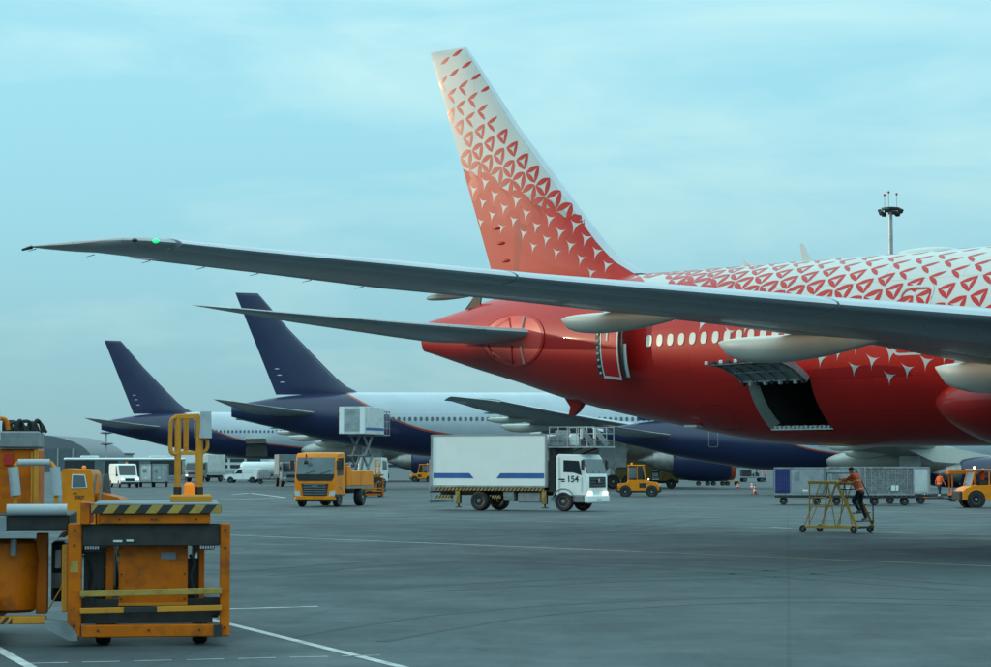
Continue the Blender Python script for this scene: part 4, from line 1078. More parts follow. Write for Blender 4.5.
    for sg in (-1, 1):
        m = MB()
        for i in range(9):
            a, c = PI * i / 9, PI * (i + 1) / 9
            m.beam((3.1 - .64 * math.cos(a), sg * 1.08, .5 + .64 * math.sin(a)), (3.1 - .64 * math.cos(c), sg * 1.08, .5 + .64 * math.sin(c)), .26, .05)
        m.build('mudguard', 'greymetal', cab)
    m = MB(); m.span(3.72, 4.2, -1.19, -1.0, .45, .8, 0, .03); m.build('step', 'greymetal', cab)
    for x, ys in ((-1.65, (-1.02, 1.02)), (3.1, (-1.05, 1.05))):
        for y in ys: wheel(root, (x, y, .5), .5, .3 if x > 0 else .5)
    # platform over the cab
    m = MB(); m.span(2.24, 4.85, -1.15, 1.15, 3.16, 3.24, 0, .01); m.span(2.24, 2.6, -1.0, 1.0, 2.6, 3.16, 1, .02); m.beam((2.4, -.9, 2.6), (4.0, -.9, 3.16), .08, .08, 1); m.beam((2.4, .9, 2.6), (4.0, .9, 3.16), .08, .08, 1)
    pl = m.build('cab_platform', ['steel', 'darkmetal'], root)
    m = MB()
    for y in (-1.12, 1.12):
        for x in (2.3, 2.8, 3.3, 3.8, 4.4, 4.8): m.cyl((x, y, 3.24), (x, y, 4.2), .022, n=6)
        for z in (3.55, 3.88, 4.2): m.cyl((2.3, y, z), (4.8, y, z), .02, n=6)
    for z in (3.55, 3.88): m.cyl((4.8, -1.12, z), (4.8, 1.12, z), .02, n=6)
    m.build('guard_rail', 'steel', pl)
    m = MB(); m.span(2.28, 3.0, -1.05, 1.05, 3.25, 3.75, 0, .03); m.span(2.3, 2.7, -.5, .5, 3.75, 4.05, 0, .03); m.build('equipment_locker', 'greymetal', pl)
    m = MB(); m.lathe([(3.26, .15), (3.3, .22), (3.75, .24), (3.85, .2), (3.9, .05)], (3.35, -.5, 0), 'z', 14); m.build('hydraulic_drum', 'offwhite', pl)
    for x in (4.1, 4.82): MB().cyl((x, -1.16, 3.62), (x, -1.16, 4.12), .07, n=10).build('rubber_buffer', 'offwhite', pl)
    for y in (-.8, .8): MB().beam((3.9, y, 4.1), (4.6, y, 3.3), .06, .25).build('folding_step', 'greymetal', pl)
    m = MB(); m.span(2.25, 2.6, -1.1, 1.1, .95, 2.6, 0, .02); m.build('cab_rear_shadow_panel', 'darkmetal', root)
    return root
catering_truck()

def orange_truck():
    p = ground(324, 506.5); d = Vector((-.25, -.968)); yaw = math.atan2(d.y, d.x)
    root = thing('flatbed_truck', 'orange cab-over truck with a dark grille and low orange side bins', 'truck', p, yaw)
    W = 2.36; L = 1.75; x0 = -.2; xf = x0 + L; zf, zr = .62, 3.0
    side = [(x0, zf), (xf - .02, zf), (xf + .02, zf + .3), (xf, 1.55), (xf - .05, 1.8), (xf - .22, zr - .25), (xf - .38, zr - .05), (x0 + .2, zr), (x0, zr - .15)]
    cab = rounded_cab(side, W).build('cab', 'orange2', root)
    m = MB(); rings = []
    for z in frange(1.78, 2.72, 4):
        fx = xf - .05 - .17 * (z - 1.8) / .95
        rings.append([Vector((fx + .04, y, z)) for y in frange(-1.08, 1.08, 8)] + [Vector((fx - .06, y, z)) for y in reversed(frange(-1.08, 1.08, 8))])
    m.loft(rings); ws = m.build('windscreen', 'glassl', cab)
    m = MB(); rings = []
    for z in frange(1.44, 1.80, 3):
        k = 1.08 - .12 * max(0, (1.6 - z) / .16); rings.append([Vector((xf + .035, y, z)) for y in frange(-k, k, 8)] + [Vector((xf - .08, y, z)) for y in reversed(frange(-k, k, 8))])
    m.loft(rings); m.build('black_scuttle_panel', 'black', cab)
    m = MB()
    for y in (-.6, .3): m.beam((xf + .05, y, 1.82), (xf - .0, y + .6, 2.0), .02, .02)
    m.build('wiper', 'black', ws)
    m = MB(); m.prism([(-.78, 1.28), (.78, 1.28), (.66, .62), (-.66, .62)], xf + .0, xf + .05, 'x'); gr = m.build('grille', 'black', cab)
    for i in range(5): link('grille_slat', cached(('gs',), lambda: MB().box((0, 0, 0), (.03, 1.3, .035), 0, .008).mesh('grille_slat', 'greymetal')), gr, (xf + .06, 0, .72 + i * .125))
    m = MB(); m.box((xf + .07, 0, 1.14), (.03, .34, .06), 0, .01); m.build('badge', 'greymetal', gr)
    m = MB(); m.box((xf - .06, 0, .5), (.26, W, .26), 0, .06); m.build('bumper', 'orange2', cab)
    m = MB(); m.box((xf - .1, 0, .36), (.2, W - .1, .12), 0, .03); m.build('bumper_skirt', 'darkmetal', cab)
    for sg in (-1, 1):
        m = MB(); m.prism([(sg * .8, .6), (sg * 1.16, .62), (sg * 1.17, .92), (sg * .86, .86)], xf - .02, xf + .055, 'x'); m.build('headlight', 'lampoff', cab)
        m = MB(); m.prism([(x0 + .4, 1.75), (xf - .28, 1.7), (xf - .42, 2.66), (x0 + .4, 2.7)], sg * 1.165, sg * 1.19); m.build('side_window', 'glass', cab)
        m = MB(); m.box((xf - .05, sg * 1.36, 2.3), (.12, .24, .55), 0, .04); m.beam((xf - .2, sg * 1.15, 2.5), (xf - .05, sg * 1.36, 2.5), .03, .03); m.build('wing_mirror', 'black', cab)
        m = MB(); m.box((xf - .48, sg * 1.17, .62), (1.0, .12, .2), 0, .03); m.build('step', 'darkmetal', cab)
    m = MB(); m.beam((xf + .02, -.45, 2.75), (xf + .25, -.45, 2.9), .04, .04); m.beam((xf + .25, -.45, 2.92), (xf + .25, -.45, 2.55), .04, .04); m.box((xf + .25, -.45, 2.45), (.1, .28, .2), 0, .04); m.build('kerb_mirror', 'black', cab)
    # chassis and deck
    m = MB()
    for y in (-.42, .42): m.span(-5.3, 1.2, y - .05, y + .05, .7, .95)
    m.build('chassis', 'darkmetal', root)
    m = MB(); m.span(-5.4, -.45, -1.18, 1.18, 1.0, 1.12, 0, .01); dk = m.build('deck', 'greymetal', root)
    for sg in (-1, 1):
        for i, (a, c, h) in enumerate(((-1.2, -.5, 1.15), (-2.9, -1.3, .85), (-5.3, -3.0, .85))):
            MB().span(a, c, sg * 1.18 - .22, sg * 1.18 + .02, 1.13, 1.13 + h, 0, .03).build('side_bin', 'orange2', dk)
    m = MB(); m.span(-.5, -.3, -1.05, 1.05, 1.12, 2.3, 0, .02); m.build('headboard', 'greymetal', dk)
    m = MB(); m.span(-4.9, -1.0, -.8, .8, 1.13, 1.8, 0, .04); m.build('pump_unit', 'alu', dk)
    for x, r in ((.75, .48), (-3.3, .48)):
        for sg in (-1, 1): wheel(root, (x, sg * 1.02, r), r, .3 if x > 0 else .46)
    for sg in (-1, 1):
        m = MB()
        for i in range(9):
            a, c = PI * i / 9, PI * (i + 1) / 9; m.beam((.75 - .6 * math.cos(a), sg * 1.06, .48 + .6 * math.sin(a)), (.75 - .6 * math.cos(c), sg * 1.06, .48 + .6 * math.sin(c)), .24, .05)
        m.build('mudguard', 'darkmetal', cab)
    return root
orange_truck()

def raised_truck():
    p = at(363, 480, 219); p.z = 0; d = Vector((.26, .966)); yaw = math.atan2(d.y, d.x)
    root = thing('catering_truck', 'catering truck with its white box raised on a scissor lift to the airliner', 'truck', p, yaw)
    W = 2.5; z0, z1 = 5.05, 7.55
    bx = MB().box((-.4, 0, (z0 + z1) / 2), (5.6, W, z1 - z0), 0, .03).build('cargo_box', 'offwhite', root)
    MB().span(-3.24, -3.205, -.75, .75, z0 + .3, z1 - .25).build('roller_shutter', 'alu', bx)
    for sg in (-1, 1): MB().span(-3.26, -3.2, sg * .98 - .22, sg * .98 + .22, z0 + .05, z1 - .05).build('rear_pillar', 'white', bx)
    for sg in (-1, 1): MB().span(-3.0, 2.3, sg * (W / 2 + .002), sg * (W / 2 + .006), z0 + .35, z0 + .6).build('blue_stripe', 'bluep', bx)
    m = MB(); m.span(2.42, 4.3, -W / 2, W / 2, z0 - .1, z0, 0, .01); pl = m.build('front_platform', 'steel', root)
    m = MB()
    for y in (-1.2, 1.2):
        for x in (2.5, 3.4, 4.25): m.cyl((x, y, z0), (x, y, z0 + 2.1), .04, n=6)
        for z in (z0 + .6, z0 + 1.2, z0 + 2.1): m.cyl((2.5, y, z), (4.25, y, z), .035, n=6)
    m.span(2.45, 4.3, -1.25, 1.25, z0 + 2.1, z0 + 2.18); m.span(2.6, 4.2, 1.19, 1.21, z0, z0 + 1.9, 1); m.span(2.6, 4.2, -1.21, -1.19, z0, z0 + 1.9, 1); m.build('platform_canopy', ['steel', 'navy'], pl)
    m = MB()
    for y in (-.75, .75):
        for za, zb in ((1.25, 3.1), (3.1, 4.95)):
            m.beam((-1.3, y * .8, za), (.9, y * .8, zb), .14, .24); m.beam((-1.3, y * .8 + .14, zb), (.9, y * .8 + .14, za), .14, .24)
    for z in (1.25, 3.1, 4.95):
        for x in (-1.7, 1.2): m.cyl((x, -.8, z), (x, .9, z), .07, n=8)
    m.cyl((-.8, 0, 1.3), (.4, 0, 3.6), .14, n=10); m.build('scissor_lift', 'greymetal', root)
    m = MB(); m.span(-4.0, 3.6, -.5, .5, .75, 1.2); m.span(-3.6, 1.8, -1.15, 1.15, 1.02, 1.2, 0, .02); m.build('chassis', 'darkmetal', root)
    cab = rounded_cab([(2.0, .7), (4.0, .7), (4.02, 1.8), (3.7, 2.9), (2.0, 2.95)], 2.3).build('cab', 'white', root)
    for sg in (-1, 1): MB().prism([(2.3, 1.75), (3.7, 1.75), (3.5, 2.6), (2.3, 2.65)], sg * 1.14, sg * 1.16).build('side_window', 'glass', cab)
    for x in (-2.6, 2.9):
        for sg in (-1, 1): wheel(root, (x, sg * 1.0, .5), .5, .34)
    for x in (-3.3, 1.4):
        for sg in (-1, 1): MB().span(x - .1, x + .1, sg * 1.2 - .08, sg * 1.2 + .08, .0, 1.1, 0, .01).build('stabiliser_leg', 'stripey', root)
    return root
raised_truck()

def arch(parent, x, y, z, r, sg):
    "dark wheel arch opening behind a wheel"
    return MB().cyl((x, y - sg * .02, z), (x, y + sg * .004, z), r, n=24).build('wheel_arch', 'black', parent)
def tow_tractor(label, p, yaw, S=1.0, paint='orange2', group=None):
    "three metre baggage tractor: sloping bonnet at +x, cab in the middle, rear bumper at -x"
    root = thing('tow_tractor', label, 'tractor', p, yaw, group)
    W = 1.5
    body = rounded_cab([(-1.5, .42), (1.5, .42), (1.52, .75), (1.3, 1.02), (.62, 1.1), (.5, 1.2), (-.75, 1.2), (-.85, 1.0), (-1.5, .92)], W).build('body', paint, root)
    m = MB(); m.span(-1.55, 1.55, -.72, .72, .3, .46, 0, .03); m.span(1.5, 1.62, -.76, .76, .36, .72, 0, .04); m.span(-1.62, -1.5, -.76, .76, .36, .78, 0, .04); m.build('bumper', 'darkmetal', body)
    m = MB()
    for x, z0, x2 in ((-.75, 1.2, -.72), (.52, 1.2, .32)):
        for y in (-.66, .66): m.beam((x, y, z0), (x2, y, 2.2), .07, .07)
    for y in (-.66, .66): m.beam((-.1, y, 1.2), (-.1, y, 2.2), .06, .06)
    cabf = m.build('cab_frame', paint, root)
    MB().box((-.2, 0, 2.24), (1.22, 1.46, .1), 0, .04).build('roof', paint, cabf)
    MB().prism([(.535, 1.22), (.555, 1.22), (.35, 2.18), (.33, 2.18)], -.62, .62).build('windscreen', 'glassl', cabf)
    MB().span(-.785, -.765, -.62, .62, 1.22, 2.18).build('rear_window', 'glassl', cabf)
    for sg in (-1, 1):
        MB().span(-.04, .42 - .08, sg * .665, sg * .68, 1.24, 2.15).build('side_window', 'glass', cabf)
        MB().span(-.7, -.16, sg * .665, sg * .68, 1.3, 2.1).build('side_window', 'glassl', cabf)
        MB().box((.3, sg * .755, .8), (.5, .02, .34), 0, .005).build('vent_panel', 'darkmetal', body)
        MB().box((1.52, sg * .5, .86), (.06, .2, .14), 0, .02).build('headlight', 'lampoff', body)
    MB().box((.72, -.66, 1.24), (.1, .14, .14), 0, .03).build('work_lamp', 'lamp', body)
    MB().span(-.5, -.1, -.3, .3, 1.2, 1.75, 0, .06).build('seat', 'cabin', cabf)
    MB().lathe([(2.29, .06), (2.3, .07), (2.4, .07), (2.44, .03)], (-.5, -.4, 0), 'z', 10).build('beacon', 'beacon', cabf)
    for x, r in ((-.95, .36), (.95, .36)):
        for sg in (-1, 1): wheel(root, (x, sg * .66, r), r, .24); arch(body, x, sg * .752, r + .03, r * 1.2, sg)
    root.scale = (S, S, S)
    return root
tow_tractor('orange tow tractor with a sloping deck beside the olive service truck', ground(639, 496.5), R(-6))
tow_tractor('small orange tractor under the tail beside the white box truck', ground(423, 482), R(172))

def olive_truck():
    p = ground(648, 488.5); root = thing('service_truck', 'dull olive yellow service truck parked under the navy engine', 'truck', p, R(-5))
    M_['olive'] = mat('olive_yellow_paint', (0.20, 0.13, 0.02), .5, var=.2, dirt=.4)
    MB().prism([(-3.2, .8), (.4, .8), (.4, 2.5), (-2.0, 2.5), (-2.9, 1.9), (-3.2, 1.3)], -1.15, 1.15).build('body', 'olive', root)
    bd = root.children[0]
    for x in (-2.2, -1.2, -.3): MB().span(x - .38, x + .38, -1.17, -1.152, 1.0, 2.2).build('locker_door', 'olive', bd)
    MB().span(.42, 1.0, -1.1, 1.1, .9, 1.5, 0, .03).build('pump_bay', 'steel', root)
    m = MB()
    for z in (1.2, 1.7, 2.2): m.cyl((.5, -1.15, z), (.98, -1.15, z), .08, n=8)
    m.build('hose_coupling', 'alu', root)
    cab = rounded_cab([(1.05, .7), (2.95, .7), (3.0, 1.35), (2.4, 1.55), (2.1, 2.3), (1.05, 2.35)], 2.2).build('cab', 'olive', root)
    for sg in (-1, 1): MB().prism([(1.2, 1.5), (2.2, 1.5), (2.0, 2.15), (1.2, 2.2)], sg * 1.095, sg * 1.11).build('side_window', 'glassl', cab)
    MB().box((3.0, -.8, 1.1), (.06, .25, .18), 0, .03).build('headlight', 'lamp', cab); MB().box((3.0, .8, 1.1), (.06, .25, .18), 0, .03).build('headlight', 'lamp', cab)
    MB().span(-3.1, 2.9, -.45, .45, .5, .82).build('chassis', 'darkmetal', root)
    for x in (-2.0, 2.2):
        for sg in (-1, 1): wheel(root, (x, sg * .98, .48), .48, .32)
olive_truck()

def van(label, p, yaw, paint='white', lights=False, H=2.0, L=5.0, name='delivery_van', small=False):
    root = thing(name, label, 'van', p, yaw)
    h = L / 2; hood = .28 if not small else .34
    xb = h - .95 if not small else h - 1.15
    side = [(-h, .38), (h - .05, .38), (h, .6), (h - .05, .95), (xb, 1.15), (xb - .62, H - .1), (xb - .95, H), (-h + .2, H), (-h, H - .2)]
    body = rounded_cab(side, 1.92 if not small else 1.75, r=.14).build('body', paint, root); hw = .96 if not small else .875
    # windscreen
    a, c = Vector((xb, 1.15)), Vector((xb - .62, H - .1)); d = (c - a); n = Vector((d.y, -d.x)).normalized() * .02
    q0, q1 = a + d * .06, a + d * .94
    MB().prism([(q0.x, q0.y), (q0.x + n.x, q0.y + n.y), (q1.x + n.x, q1.y + n.y), (q1.x, q1.y)], -hw + .14, hw - .14).build('windscreen', 'glass', body)
    for sg in (-1, 1):
        MB().prism([(xb - .2, 1.12), (xb - 1.15, 1.12), (xb - 1.1, H - .22), (xb - .72, H - .22)], sg * (hw - .03), sg * (hw + .006)).build('side_window', 'glass', body)
        m = MB(); m.box((h - .06, sg * (hw - .24), .82), (.12, .34, .2), 0, .05); m.build('headlight', 'lamp' if lights else 'lampoff', body)
        m = MB(); m.box((xb - .1, sg * (hw + .12), 1.22), (.1, .18, .24), 0, .03); m.build('wing_mirror', 'black', body)
        m = MB()
        for x in (xb - 1.25, -h + 1.0): m.span(x - .008, x + .008, sg * hw - .003, sg * hw + .005, .5, H - .2)
        m.span(-h + 1.0, xb - 1.25, sg * hw - .003, sg * hw + .006, 1.25, 1.28); m.build('door_seam', 'greymetal', body)
        for x in (-h + .95, h - .85): wheel(root, (x, sg * (hw - .09), .33), .33, .22); arch(body, x, sg * hw, .36, .40, sg)
    m = MB(); m.box((h - .02, 0, .78), (.1, .9, .26), 0, .03); m.build('grille', 'black', body)
    m = MB(); m.box((h - .06, 0, .46), (.22, 2 * hw - .08, .22), 0, .05); m.build('bumper', 'darkmetal', body)
    return root
van('white van with lit headlamps beside grey cargo containers', ground(124, 487.5), math.atan2(-.93, .36), lights=True, H=2.35, L=5.4)
bv = [o for o in COL.objects if o.name.startswith('delivery_van')][-1]
m = MB(); m.lathe([(2.35, .07), (2.36, .08), (2.46, .07), (2.5, .03)], (-.3, .3, 0), 'z', 10); m.build('roof_beacon', 'beacon', bv)
van('small white van in profile in front of the netted cargo trailer', ground(243, 482.8), R(176), H=1.84, L=4.5, small=True)

def loading_truck(label, p, yaw, mats=('offwhite', 'greymetal'), lights=True, boxz=(1.2, 3.5), L=6.0, platform=False):
    root = thing('box_truck', label, 'truck', p, yaw)
    bx = MB().box((-.9, 0, sum(boxz) / 2), (L - 2.0, 2.4, boxz[1] - boxz[0]), 0, .04).build('cargo_box', mats[0], root)
    cab = rounded_cab([(L / 2 - 1.8, .6), (L / 2, .6), (L / 2 + .02, 1.5), (L / 2 - .3, 2.5), (L / 2 - 1.8, 2.55)], 2.2).build('cab', mats[1], root)
    MB().prism([(L / 2 + .0, 1.52), (L / 2 + .03, 1.52), (L / 2 - .25, 2.4), (L / 2 - .28, 2.4)], -.98, .98).build('windscreen', 'glass', cab)
    for sg in (-1, 1):
        MB().box((L / 2 + .01, sg * .8, .85), (.06, .34, .2), 0, .04).build('headlight', 'lamp' if lights else 'lampoff', cab)
        MB().prism([(L / 2 - 1.5, 1.5), (L / 2 - .25, 1.5), (L / 2 - .45, 2.3), (L / 2 - 1.5, 2.35)], sg * 1.09, sg * 1.105).build('side_window', 'glass', cab)
        MB().box((L / 2 - .2, sg * 1.25, 1.9), (.1, .16, .4), 0, .03).build('wing_mirror', 'black', cab)
        for x in (-L / 2 + .9, L / 2 - .8): wheel(root, (x, sg * .98, .45), .45, .3)
    MB().span(-L / 2, L / 2 - .1, -.45, .45, .5, .85).build('chassis', 'darkmetal', root)
    MB().box((L / 2 + .02, 0, 1.1), (.05, 1.2, .3), 0, .02).build('grille', 'black', cab)
    return root
loading_truck('pale box truck with lit headlamps, seen beyond the loader railing', ground(205, 481.8), math.atan2(-.9, -.45))
loading_truck('grey box truck half hidden by the orange flatbed truck', ground(289, 486.5), math.atan2(-.96, .2), ('greymetal', 'greymetal'), False, (1.2, 3.3))

def bus():
    p0, p1 = at(66, 470, 292), at(184, 470, 292); L = p1.x - p0.x; p = Vector(((p0.x + p1.x) / 2, 292, 0))
    root = thing('apron_bus', 'long low apron bus with dark glazing and a white roof', 'bus', p, 0)
    MB().box((0, 0, .62), (L, 2.9, .66), 0, .1).build('lower_body', 'greymetal', root)
    MB().box((0, 0, 1.86), (L - .1, 2.84, 1.86), 0, .08).build('glazing', 'glass', root); gz = root.children[1]
    n = 10
    for i in range(n + 1):
        x = -L / 2 + .1 + (L - .2) * i / n
        for sg in (-1, 1): link('window_pillar', cached(('bp',), lambda: MB().box((0, 0, 0), (.1, .03, 1.8), 0, .01).mesh('window_pillar', 'black')), gz, (x, sg * 1.425, 1.86))
    MB().box((0, 0, 2.92), (L + .1, 2.92, .3), 0, .12).build('roof', 'white', root)
    for x in (-L * .3, L * .28): MB().box((x, 0, 3.2), (2.0, 1.8, .28), 0, .1).build('roof_unit', 'offwhite', root)
    for x in (-L / 2 + 2.4, L / 2 - 2.6):
        for sg in (-1, 1): wheel(root, (x, sg * 1.2, .46), .46, .3)
    for x in (-L / 2 + 4.4, 0, L / 2 - 4.6): MB().span(x - .65, x + .65, -1.47, -1.43, .4, 2.7).build('door', 'glassl', root)
bus()
# ------------------------------------------------------------------ container dollies, containers, carts
def dolly(label, p, yaw, group, L=3.0):
    root = thing('container_dolly', label, 'dolly', p, yaw, group)
    m = MB()
    for y in (-.75, .75): m.span(-L / 2, L / 2, y - .05, y + .05, .42, .54)
    for x in frange(-L / 2 + .05, L / 2 - .05, 5): m.span(x - .04, x + .04, -.75, .75, .43, .53)
    m.build('frame', 'darkmetal', root)
    m = MB()
    for x in frange(-L / 2 + .15, L / 2 - .15, 9): m.cyl((x, -.72, .55), (x, .72, .55), .035, n=8)
    m.build('roller', 'steel', root)
    m = MB(); m.cyl((L / 2, 0, .46), (L / 2 + .75, 0, .4), .03, n=6); m.box((L / 2 + .78, 0, .4), (.12, .12, .05), 0, .01); m.build('drawbar', 'darkmetal', root)
    for x in (-L / 2 + .5, L / 2 - .5):
        for sg in (-1, 1): wheel(root, (x, sg * .62, .23), .23, .14)
    return root
def container(label, p, yaw, group, kind, L=2.85, H=1.55, W=1.5):
    "unit load container: panels with a rim frame; kind chooses the long side"
    root = thing('cargo_container', label, 'container', p, yaw, group)
    MB().box((0, 0, H / 2), (L - .06, W - .06, H - .06), 0, .01).build('shell', {'mesh': 'mesh', 'curtain': 'alu', 'plain': 'alu', 'pale': 'offwhite'}[kind], root)
    sh = root.children[0]
    m = MB()
    for x in (-L / 2, L / 2):
        for y in (-W / 2, W / 2): m.span(x - .04, x + .04, y - .04, y + .04, 0, H)
    for y in (-W / 2, W / 2):
        for z in (.05, H - .04): m.span(-L / 2, L / 2, y - .04, y + .04, z - .05, z + .04)
    for x in (-L / 2, L / 2):
        for z in (.05, H - .04): m.span(x - .04, x + .04, -W / 2, W / 2, z - .05, z + .04)
    m.build('rim_frame', 'steel', root)
    y = -W / 2
    if kind in ('plain', 'pale'):
        for i in range(3):
            a = -L / 2 + .1 + i * (L - .2) / 3
            MB().span(a + .03, a + (L - .2) / 3 - .03, y - .002, y + .03, .14, H - .12, 0, .01).build('side_panel', 'alu' if kind == 'plain' else 'offwhite', sh)
        MB().span(-.14, .16, y - .012, y - .0025, .28, .4).build('placard', 'white', sh)
        MB().span(-L / 2 + .25, -L / 2 + .65, y - .012, y - .0025, .85, 1.25).build('dark_placard', 'greymetal', sh)
    if kind == 'mesh':
        for i in range(4):
            x = -L / 2 + L * (i + .5) / 4
            MB().span(x - .02, x + .02, y - .03, y + .02, .06, H - .06).build('upright', 'steel', root)
        m = MB()
        for i in range(20): m.cyl((-L / 2 + .1 + i * (L - .2) / 19, y - .005, .1), (-L / 2 + .1 + i * (L - .2) / 19, y - .005, H - .1), .008, n=4)
        for i in range(10): m.cyl((-L / 2, y - .008, .12 + i * (H - .24) / 9), (L / 2, y - .008, .12 + i * (H - .24) / 9), .008, n=4)
        m.build('netting', 'steel', sh)
        MB().span(.1, .5, y - .02, y - .015, .25, .55).build('placard', 'white', sh)
    if kind == 'curtain':
        for i in range(9):
            yy = -W / 2 + .08 + i * (W - .16) / 8
            link('curtain_fold', cached(('cf',), lambda: MB().cyl((0, 0, .1), (0, 0, H - .1), .07, n=10).mesh('curtain_fold', 'curtain')), root, (-L / 2 - .01, yy, 0))
        for i in range(7):
            link('curtain_fold', CACHE[('cf',)], root, (-L / 2 + .08 + i * .12, -W / 2 + .0, 0))
        MB().span(-L / 2 + .95, L / 2 - .08, y - .02, y + .03, .1, H - .1, 0, .01).build('side_panel', 'alu', sh)
        MB().span(-L / 2 + 1.15, -L / 2 + 1.45, y - .03, y - .021, .8, 1.3).build('dark_placard', 'greymetal', sh)
        MB().span(-L / 2 + 1.6, -L / 2 + 1.9, y - .03, y - .021, .2, .3).build('placard', 'white', sh)
    return root
g1, g2 = 'container dollies behind the stepladder', 'containers on the dollies behind the stepladder'
Yd = ground(0, 505).y
yawd = R(-7)
spec = [(800, 'curtain', 2.9, 'container with a dark blue folded curtain at one end', 1.0), (846, 'plain', 2.1, 'grey metal container beside the one with a blue curtain', 0.0), (889, 'mesh', 2.7, 'grey netted container with white uprights on a dolly', -.9)]
for px, kind, L, lab, dy in spec:
    q = at(px, 490, Yd + dy); q.z = 0
    dolly('low wheeled dolly carrying the ' + {'curtain': 'container with the blue curtain', 'plain': 'plain grey metal container', 'mesh': 'grey netted container'}[kind], q, yawd, g1, L)
    container(lab, q + Vector((0, 0, .59)), yawd, g2, kind, L, 1.62 if kind != 'curtain' else 1.58)
q = at(905, 490, Yd + 4.5); q.z = 0
dolly('low wheeled dolly standing behind the netted container', q, yawd, g1, 2.8); container('plain grey container standing behind the netted one', q + Vector((0, 0, .59)), yawd, g2, 'pale', 2.8, 1.6)
# towing bar to the tug
m = MB(); a, c = at(922, 499, Yd - 1.5), at(962, 499.5, Yd - 3); a.z = c.z = .42; m.cyl(a, c, .045, n=8); m.box(a, (.3, .12, .1), 0, .02); m.box(c, (.2, .12, .1), 0, .02); tag(m.build('tow_bar', 'darkmetal'), 'dark tow bar between the last dolly and the orange tug', 'tow bar')
# far containers next to the van
g3 = 'grey containers beside the van with lit headlamps'
for i, px in enumerate((147, 160)):
    q = at(px, 480, 240); q.z = 0; dolly(('dolly under the pale narrow container beside the white van', 'dolly under the wider metal container near the white van')[i], q, R(90), g3 + ' (dollies)', 1.9)
    container(('pale narrow container right beside the white van with lit headlamps', 'wider grey metal container near the white van with lit headlamps')[i], q + Vector((0, 0, .59)), R(0), g3, 'pale' if i == 0 else 'plain', 1.15 if i == 0 else 1.5, 1.75)
# netted pallets on a trailer
def pallet_trailer():
    p = ground(272, 484); root = thing('cargo_trailer', 'flat trailer loaded with cargo under a grey net', 'trailer', p, R(4))
    MB().span(-1.8, 1.8, -1.1, 1.1, .5, .62, 0, .02).build('deck', 'darkmetal', root)
    for x in (-.9, .9):
        m = MB(); rings = []; random.seed(3 + int(x))
        for z, k in ((.63, 1), (.9, 1.03), (1.3, 1.0), (1.55, .93), (1.7, .75)):
            rings.append([Vector((x + math.copysign(abs(math.cos(t)) ** .5, math.cos(t)) * .8 * k * random.uniform(.95, 1.04), math.copysign(abs(math.sin(t)) ** .5, math.sin(t)) * 1.0 * k * random.uniform(.95, 1.04), z + random.uniform(-.04, .04))) for t in [2 * PI * i / 20 for i in range(20)]])
        m.loft(rings); m.build('netted_load', 'mesh', root)
    for x in (-1.3, 1.3):
        for sg in (-1, 1): wheel(root, (x, sg * .9, .25), .25, .15)
    MB().cyl((-1.8, 0, .5), (-2.8, 0, .4), .04).build('drawbar', 'darkmetal', root)
pallet_trailer()
def tanker():
    p = at(268, 470, 305); p.z = 0; root = thing('tank_trailer', 'long white tank trailer behind the netted cargo trailer', 'trailer', p, R(3))
    m = MB(); m.lathe([(-3.6, .1), (-3.5, .6), (-3.2, .86), (3.2, .86), (3.5, .6), (3.6, .1)], (0, 0, 1.75), 'x', 24); m.build('tank', 'white', root)
    MB().span(-3.2, 3.2, -.6, .6, .7, 1.0).build('chassis', 'darkmetal', root)
    for x in (-2.2, -1.2, 2.2):
        for sg in (-1, 1): wheel(root, (x, sg * .9, .45), .45, .28)
tanker()
# flat baggage dollies under the navy engine
g4 = 'empty flat dollies under the navy engine'
M_['ydolly'] = mat('dolly_yellow', (.42, .24, .03), .55, dirt=.4)
for i, px in enumerate((703, 718, 732)):
    q = ground(px, 485.5); q.x = at(px, 480, q.y).x
    root = thing('flat_dolly', 'empty flat yellow-edged dolly under the navy engine', 'dolly', q, R(2), g4)
    MB().span(-.75, .75, -.7, .7, .45, .55, 0, .02).build('deck', 'ydolly', root)
    for x in (-.5, .5):
        for sg in (-1, 1): wheel(root, (x, sg * .5, .22), .22, .14)
    MB().cyl((.75, 0, .45), (1.15, 0, .4), .025, n=6).build('drawbar', 'darkmetal', root)
# traffic cones
def cone(label, p, H=.72, group=None):
    root = thing('traffic_cone', label, 'cone', p, random.uniform(0, 1), group)
    MB().box((0, 0, .02), (.42, .42, .04), 0, .01).build('base', 'rubber', root)
    bd = MB().lathe([(.03, .17), (.06, .16), (H, .03), (H + .01, .01)], (0, 0, 0), 'z', 16).build('body', 'cone', root)
    for a, c in ((.3, .48), (.62, .78)):
        ra = lambda f: .16 + (.03 - .16) * ((f * H - .06) / (H - .06)) + .003
        MB().lathe([(a * H, ra(a)), (c * H, ra(c))], (0, 0, 0), 'z', 16).build('reflective_band', 'white', bd)
cone('orange cone with white bands, the farther of the pair beside the blue-curtained container', ground(751.5, 489.5)); cone('orange cone with white bands, the nearer of the pair beside the blue-curtained container', ground(755, 494), .78)
cone('small orange cone under the engine, beside the flat dollies', ground(738, 488), .5)
cone('red and white cone beside the walking worker', ground(926, 500), .85)
